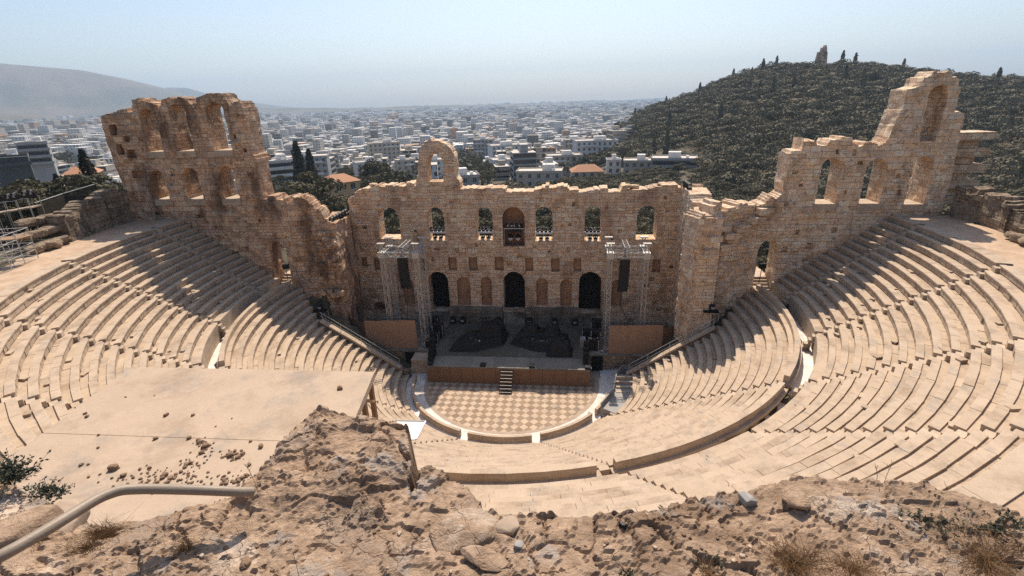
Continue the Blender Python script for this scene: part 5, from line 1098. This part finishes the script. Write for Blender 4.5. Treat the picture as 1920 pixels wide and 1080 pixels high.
def house(px, py, R, w_, d_, fl, col, label, rz=0., tiled=False, glaz=0, fh=3.1, roofkit=True):
    p = at_r(px, py, R); zt_ = p.z; o_ = (p.x, p.y); zb_ = float(ground_h(p.x, p.y))-3; rz = rz-math.atan2(p.x-CAM.x, p.y-CAM.y); t = thing('apartment_building' if fl > 2 else 'house', label, 'building', (p.x, p.y, zb_+3))
    m_ = BB(o_, rz); m_.b(-w_/2, w_/2, 0, d_, zb_, zt_-.5); m_.obj('wall', col, t)
    if tiled:
        m_ = MB(); e = .5; v = [(*fp(o_, rz, x, y), zt_-.5) for x, y in ((-w_/2-e, -e), (w_/2+e, -e), (w_/2+e, d_+e), (-w_/2-e, d_+e))]+[(*fp(o_, rz, x, d_/2), zt_+w_*.16) for x in (-w_/4, w_/4)]
        m_.add(v, [(0, 1, 5, 4), (1, 2, 5), (2, 3, 4, 5), (3, 0, 4), (3, 2, 1, 0)]); m_.obj('roof', CTILE, t)
    else:
        m_ = BB(o_, rz); m_.b(-w_/2-.25, w_/2+.25, -.3, d_+.2, zt_-.5, zt_-.2); rf = m_.obj('roof', CROOF, t)
        m_ = BB(o_, rz)
        for q in ((-w_/2-.25, w_/2+.25, -.3, -.1), (-w_/2-.25, w_/2+.25, d_, d_+.2), (-w_/2-.25, -w_/2-.05, -.1, d_), (w_/2+.05, w_/2+.25, -.1, d_)): m_.b(*q, zt_-.2, zt_+.4)
        m_.obj('parapet', col, t)
        if roofkit:
            m_ = BB(o_, rz); a = random.uniform(-w_*.3, w_*.1); m_.b(a, a+w_*.28, d_*.4, d_*.75, zt_-.2, zt_+2.3); m_.obj('stair_head', CW[0], t)
            m_ = BB(o_, rz); a = random.uniform(w_*.12, w_*.3); m_.b(a, a+1.2, d_*.3, d_*.3+2, zt_-.1, zt_+.9); m_.obj('water_tank', M['white'], t)
    n = max(2, int(w_/3.2))
    for f_ in range(fl):
        z1 = zt_-.9-f_*fh
        if glaz:
            m_ = BB(o_, rz); m_.b(-w_/2+.4, w_/2-.4, -.06, .5, z1-2.3, z1-.1); m_.obj('window', CGL, t)
            m_ = BB(o_, rz); m_.b(-w_/2-.6, w_/2+.6, -1.6, -.07, z1-2.7, z1-2.4); m_.b(-w_/2-.6, w_/2+.6, -1.6, -1.5, z1-2.4, z1-1.5); m_.obj('balcony', col, t); continue
        for k in range(n):
            x = -w_/2+(k+.5)*w_/n; m_ = BB(o_, rz); m_.b(x-.62, x+.62, -.05, .3, z1-1.75, z1-.15); fr = m_.obj('window', CGL, t)
            m_ = BB(o_, rz); m_.b(x-.8, x+.8, -.14, .02, z1-1.93, z1-1.77); m_.b(x-.04, x+.04, -.09, -.051, z1-1.7, z1-.2); m_.obj('frame', CW[0], fr)
        if f_ < fl-1 and fl > 2 and f_ % 2 == 0:
            m_ = BB(o_, rz); a = random.choice((-1, 1))*w_*.2; m_.b(a-w_*.22, a+w_*.22, -1.3, -.15, z1-2.4, z1-2.2); m_.b(a-w_*.22, a+w_*.22, -1.3, -1.2, z1-2.2, z1-1.3); m_.obj('balcony', CW[0], t)
    return t
H_ = [(1264, 298, 235, 19, 14, 2, 2, 'long low modern building with dark glazed terraces at the edge of the hill wood', 0, False, 1), (1197, 302, 240, 13, 12, 2, 3, 'beige two storey house with dark upper windows left of the terraced building', 0, False, 0),
    (1120, 264, 330, 26, 16, 4, 0, 'white block with rows of small windows below the hill wood', .2, False, 0), (1010, 322, 215, 19, 12, 2, 1, 'wide cream public building with pale rooftop directly behind the stage wall', -.1, False, 0),
    (647, 338, 150, 8.5, 9, 2, 4, 'ochre house with terracotta roof and tall windows behind the left end of the stage wall', .45, True, 0), (562, 295, 300, 27, 16, 4, 2, 'grey block behind the pair of tall cypresses', -.15, False, 0),
    (692, 304, 290, 14, 10, 3, 0, 'small white block above the ochre house', .2, False, 0), (822, 300, 300, 10, 12, 4, 0, 'pale white block framed by the free-standing arch', .1, False, 0),
    (872, 330, 200, 11, 12, 2, 2, 'grey flat roofed house just right of the free-standing arch', .1, False, 0), (960, 272, 380, 30, 16, 4, 0, 'long pale block with a blank wall in the middle distance', .25, False, 0),
    (1025, 278, 365, 13, 10, 3, 5, 'orange rendered block right of the long pale block', .1, False, 0), (1082, 262, 430, 20, 14, 4, 3, 'beige block with balconies left of the white block', .1, False, 0),
    (1152, 300, 250, 6.5, 7, 2, 0, 'small white cube house between the trees and the beige house', .1, False, 0), (1103, 320, 232, 14, 10, 2, 1, 'cream house with low roof behind the park trees', .15, True, 0),
    (1182, 272, 320, 13, 10, 2, 0, 'white house with awnings against the hill wood', .1, False, 1), (58, 268, 330, 11, 10, 3, 2, 'grey modern museum block with dark glazed storeys at far left', -.1, False, 1),
    (14, 293, 275, 11, 10, 1, 2, 'low dark glazed museum wing at the left picture edge', -.05, False, 1), (520, 302, 250, 13, 12, 3, 0, 'white block with terraces at the right edge of the left ruin', .2, False, 1),
    (720, 268, 420, 24, 14, 4, 1, 'cream block with balconies left of the free-standing arch', .1, False, 0), (760, 300, 330, 12, 10, 3, 3, 'beige block in the trees left of the free-standing arch', .1, False, 0),
    (945, 300, 300, 12, 14, 3, 0, 'white block right of the line of street trees', .25, False, 0), (905, 262, 430, 16, 14, 4, 2, 'grey block behind the line of street trees', -.1, False, 0),
    (1060, 292, 300, 20, 13, 3, 1, 'cream block with roof terrace behind the public building', .15, False, 0), (610, 290, 360, 16, 12, 4, 1, 'cream block right of the cypress pair', .1, False, 0),
    (1150, 245, 420, 16, 12, 3, 3, 'beige building at the foot of the hill near the skyline', .1, False, 0), (150, 322, 175, 7, 6, 1, 5, 'low terracotta roofed house in the tree belt at far left', -.2, True, 0)]
for px, py, R, w_, d_, fl, ci, l, rz, ti, gl in H_: house(px, py, R, w_, d_, fl, CW[ci] if l.find('museum') < 0 else (CDARK if 'wing' in l else CW[2]), l, rz, ti, gl)
hpos = [at_r(h[0], h[1], h[2]) for h in H_]
def proto_block(i):
    r = random.Random(i+50); m_ = BB((0, 0), 0); w_, d_, fl = r.uniform(8, 17), r.uniform(8, 13), r.randint(2, 5); H = fl*3.1
    m_.b(-w_/2+.25, w_/2-.25, .25, d_-.25, -10, H-.3, 2); m_.b(-w_/2, -w_/2+.3, 0, d_, -10, H, 0); m_.b(w_/2-.3, w_/2, 0, d_, -10, H, 0)
    for f_ in range(fl+1):
        m_.b(-w_/2, w_/2, -1.1 if f_ % 3 else -.1, d_+.2, f_*3.1-.25, f_*3.1+(.75 if f_ < fl else .1), 0)
        if f_ < fl:
            for k in range(r.randint(1, 4)): x = r.uniform(-w_/2+.8, w_/2-2.8); m_.b(x, x+r.uniform(1.2, 3.5), .05, .4, f_*3.1+.7, f_*3.1+2.9, 0)
    m_.b(-w_/2, w_/2, -.1, d_+.2, H+.1, H+.16, 1); a = r.uniform(-w_/3, w_/8); m_.b(a, a+w_*.33, d_*.3, d_*.8, H+.1, H+r.uniform(2, 4), 0)
    for k in range(3): a = r.uniform(-w_/2+1, w_/2-2); m_.b(a, a+1.1, d_*.1, d_*.1+1.4, H+.12, H+1.1, 0)
    return m_.mesh('apartment_building', [CW[(0, 0, 1, 2, 3, 0, 1, 0, 3, 0, 2, 1, 0, 4)[i % 14]], CROOF, CGL])
PB = [proto_block(i) for i in range(14)]
desc = ['white', 'white', 'cream', 'grey', 'beige', 'white', 'cream', 'white', 'beige', 'white', 'grey', 'cream', 'white', 'ochre']
cnt = 0
cells = []
for i in range(-70, 44):
    for j in range(9, 70):
        gx, gy = i*15.+(j % 2)*3, j*16.; c_, s_ = math.cos(.22), math.sin(.22); x, y = gx*c_-gy*s_+random.uniform(-3, 3), gx*s_+gy*c_+random.uniform(-3, 3)
        if i % 5 == 0: continue
        cells.append((math.hypot(x-CAM.x, y-CAM.y), x, y))
cells.sort()
for R, x, y in cells:
    az = math.degrees(math.atan2(x-CAM.x, y-CAM.y)); pxz = az+6.46
    if R < 265 or not (-53 < az < 6.5-.0) or cnt >= 262: continue
    if az < -34 and R < 330: continue
    if any((x-h.x)**2+(y-h.y)**2 < 26**2 for h in hpos): continue
    if abs(az-(-9.5)) < .9 and R < 520: continue
    k = random.randrange(14); o = bpy.data.objects.new('apartment_building', PB[k]); COL.objects.link(o); z = float(ground_h(x, y)); o.location = (x, y, z-.5); o.rotation_euler = (0, 0, .22+random.choice((0, 0, PI/2, PI, -PI/2))); s_ = random.uniform(.72, 1.0); o.scale = (s_, s_, random.uniform(.8, 1.15))
    tag(o, '%s flat roofed block among the crowded roofs %s' % (desc[k], 'left of the arch' if az < -16 else 'right of the arch'), 'building', 'city blocks in the middle distance'); cnt += 1
Rmax1 = R
# far city: one mass of blocks
B = []; r = rng
for R0, R1, cell in ((600, 1300, 15.), (1300, 2600, 22.), (2600, 4400, 34.), (4400, 7300, 60.)):
    n = int(.5*(R1*R1-R0*R0)*rad(66)/cell**2); R = np.sqrt(r.uniform(R0*R0, R1*R1, n)); az = np.radians(r.uniform(-56, 10, n)); B.append(np.stack([CAM.x+R*np.sin(az), CAM.y+R*np.cos(az), R, np.full(n, cell)], 1))
B = np.concatenate(B); azd = np.degrees(np.arctan2(B[:, 0]-CAM.x, B[:, 1]-CAM.y)); gz = ground_h(B[:, 0], B[:, 1]); B = B[(gz < -30) | (azd < 2)]
n = len(B); gz = ground_h(B[:, 0], B[:, 1])
azb = np.degrees(np.arctan2(B[:, 0]-CAM.x, B[:, 1]-CAM.y)); w_ = B[:, 3]*r.uniform(.28, .62, n); d_ = B[:, 3]*r.uniform(.25, .5, n); hh = np.where(r.random(n) < .06, r.uniform(18, 30, n), r.uniform(7, 17, n)); a = .22+r.choice([0, PI/2], n)+r.normal(0, .08, n)
sx = np.array([-1, 1, 1, -1, -1, 1, 1, -1]); sy_ = np.array([-1, -1, 1, 1, -1, -1, 1, 1]); sz = np.array([0, 0, 0, 0, 1, 1, 1, 1])
X = B[:, :1]+(sx*w_[:, None])*np.cos(a)[:, None]-(sy_*d_[:, None])*np.sin(a)[:, None]; Y = B[:, 1:2]+(sx*w_[:, None])*np.sin(a)[:, None]+(sy_*d_[:, None])*np.cos(a)[:, None]; Z = gz[:, None]-2+sz*(hh[:, None]+2)
F = np.array([(4, 5, 6, 7), (0, 1, 5, 4), (1, 2, 6, 5), (2, 3, 7, 6), (3, 0, 4, 7)])[None]+8*np.arange(n)[:, None, None]
mcity, nt, b = new_mat('far_city_render'); g = nt.nodes.new('ShaderNodeNewGeometry'); cr_ = nt.nodes.new('ShaderNodeValToRGB'); nt.links.new(g.outputs['Random Per Island'], cr_.inputs[0]); cr_.color_ramp.interpolation = 'CONSTANT'
els = cr_.color_ramp.elements; els[0].color = (.58, .57, .55, 1); els[1].position = .34; els[1].color = (.47, .44, .39, 1)
for pos, col in ((.55, (.33, .32, .30, 1)), (.72, (.66, .65, .62, 1)), (.82, (.24, .225, .20, 1)), (.90, (.50, .33, .22, 1)), (.95, (.20, .19, .17, 1))): e = els.new(pos); e.color = col
v = wallvec(nt, g); bw = nt.nodes.new('ShaderNodeTexBrick'); nt.links.new(v, bw.inputs['Vector']); bw.offset = 0
for k, x in (('Scale', 1.), ('Brick Width', 3.4), ('Row Height', 3.1), ('Mortar Size', .75), ('Mortar Smooth', .0)): bw.inputs[k].default_value = x
sn = nt.nodes.new('ShaderNodeSeparateXYZ'); nt.links.new(g.outputs['True Normal'], sn.inputs[0]); side_ = mth(nt, 'LESS_THAN', sn.outputs[2], .5)
c = mixc(nt, mth(nt, 'MULTIPLY', mth(nt, 'MULTIPLY', mth(nt, 'SUBTRACT', 1., bw.outputs['Fac']), side_), .6), cr_.outputs[0], (.08, .08, .085)); nt.links.new(c, b.inputs['Base Color'])
me = np_mesh('far_city', np.stack([X, Y, Z], -1).reshape(-1, 3), F.reshape(-1, 4), mcity); o = link(bpy.data.objects.new('far_city', me), kind='stuff'); tag(o, 'pale mass of far city buildings stretching to the horizon', 'city')
# trees among the far houses
n = 3000; R = np.concatenate([np.sqrt(r.uniform(270**2, 900**2, n//2)), np.sqrt(r.uniform(700**2, 3200**2, n-n//2))]); az = np.radians(r.uniform(-54, 6, n)); P = np.stack([CAM.x+R*np.sin(az), CAM.y+R*np.cos(az)], 1)
cl = np.array([noise.noise((x*.004, y*.004, 0)) for x, y in P]); keep = (cl > .05) | (r.random(n) < .35); P = P[keep]; R = R[keep]; gz = ground_h(P[:, 0], P[:, 1]); base = [crown_quads('dense', 60, 300+i, .13) for i in range(4)]; out = []
for i, (x, y) in enumerate(P):
    h = r.uniform(6, 12)*(1+R[i]/2500); q = base[i % 4]; out.append(np.stack([q[..., 0]*h*1.5+x, q[..., 1]*h*1.5+y, q[..., 2]*h+gz[i]-1], -1))
V = np.concatenate(out).reshape(-1, 3); me = np_mesh('city_trees', V, np.arange(len(V)).reshape(-1, 4), M['leafA']); o = link(bpy.data.objects.new('city_trees', me), kind='stuff'); tag(o, 'dark patches of trees among the far city roofs', 'trees')
# mountains and far ridges
mm, nt, b = new_mat('mountain_scrub'); g = nt.nodes.new('ShaderNodeNewGeometry'); nt.links.new(mixc(nt, ramp(nt, noi(nt, g.outputs['Position'], .002, 7, .65), .4, .62), (.16, .125, .085), (.08, .078, .045)), b.inputs['Base Color'])
def mountain(name, prof, R, depth):
    az = np.radians(np.linspace(prof[0][0], prof[-1][0], 220)); el = np.interp(np.degrees(az), [p[0] for p in prof], [p[1] for p in prof]); H = CAM.z+R*np.tan(np.radians(el)); tt = np.linspace(-1, 1.2, 40); V = []
    for a, h in zip(az, H):
        for t_ in tt:
            rr_ = R+depth*t_; n_ = noise.noise((a*22, t_*2.2, 1.))*.16+noise.noise((a*60, t_*5, 2.))*.06; f_ = math.exp(-2.6*t_*t_)*(1+n_*(1-math.exp(-8*t_*t_))); V.append((CAM.x+rr_*math.sin(a), CAM.y+rr_*math.cos(a), -60+(h+60)*f_))
    me = np_mesh(name, V, grid_faces(220, 40), mm, smooth=True); link(bpy.data.objects.new(name, me), kind='structure')
mountain('mountain', [(-75, 3.0), (-62, 3.9), (-55, 3.95), (-48.7, 3.62), (-44, 3.2), (-41, 2.5), (-38.8, 1.85), (-36.5, 1.0), (-34, .2), (-31, -.5)], 5600, 1500)
mountain('far_mountain', [(-43, .0), (-40, 1.3), (-38.3, 1.82), (-36.8, 1.78), (-34.8, 1.1), (-32.5, .55), (-29.5, .0), (-26, -.4)], 7000, 800)
mountain('city_ridge', [(-34, -.5), (-31, -.22), (-28, -.25), (-25, -.32), (-22, -.48), (-20, -.5), (-18, -.42), (-10, -.5), (-4, -.62), (0, -.55), (4, -.7), (8, -1.0)], 4700, 700)
mountain('low_wooded_hill', [(-60, .3), (-53, .2), (-50.5, .12), (-48.5, -.02), (-46.5, -.35), (-44.5, -.7)], 3600, 500)
# ------------------------------------------------------------------ light, sky, haze
SUN_EL, SUN_AZ = rad(53.4), 0.0
sd = bpy.data.lights.new('sun', 'SUN'); sd.energy = 4.6; sd.angle = rad(.55); sd.color = (1., .865, .71)
so = bpy.data.objects.new('sun', sd); COL.objects.link(so)
so.rotation_euler = (-(PI/2-SUN_EL), 0, 0)
w = bpy.data.worlds.new('World'); scene.world = w; w.use_nodes = True; nt = w.node_tree
bg = nt.nodes['Background']; sky = nt.nodes.new('ShaderNodeTexSky'); sky.sky_type = 'NISHITA'; sky.sun_disc = False
sky.sun_elevation = SUN_EL; sky.sun_rotation = 0.0; sky.altitude = 100; sky.air_density = 1.; sky.dust_density = 1.8; sky.ozone_density = 1.
nt.links.new(sky.outputs[0], bg.inputs[0]); bg.inputs[1].default_value = .111
scene.view_settings.view_transform = 'Standard'; scene.view_settings.look = 'None'; scene.view_settings.exposure = .44; scene.view_settings.gamma = 1
cy_ = scene.cycles; cy_.max_bounces = 7; cy_.diffuse_bounces = 6; cy_.glossy_bounces = 2; cy_.transmission_bounces = 2; cy_.volume_bounces = 0; cy_.transparent_max_bounces = 6
cy_.use_denoising = False; cy_.caustics_reflective = False; cy_.caustics_refractive = False
try: cy_.denoiser = 'OPENIMAGEDENOISE'
except Exception: pass

mh = bpy.data.materials.new('haze_air'); mh.use_nodes = True; nt = mh.node_tree; nt.nodes.clear()
out = nt.nodes.new('ShaderNodeOutputMaterial'); pv = nt.nodes.new('ShaderNodeVolumePrincipled'); nt.links.new(pv.outputs[0], out.inputs['Volume'])
pv.inputs['Color'].default_value = (.56, .76, 1., 1); pv.inputs['Density'].default_value = 1.5e-4; pv.inputs['Anisotropy'].default_value = .2
mb = MB(); mb.box(-8600, 8600, -8600, 8600, -75, 480); mb.obj('haze', mh, kind='stuff'); bpy.data.objects['haze']['label'] = 'pale blue summer haze over the city'; bpy.data.objects['haze']['category'] = 'haze'
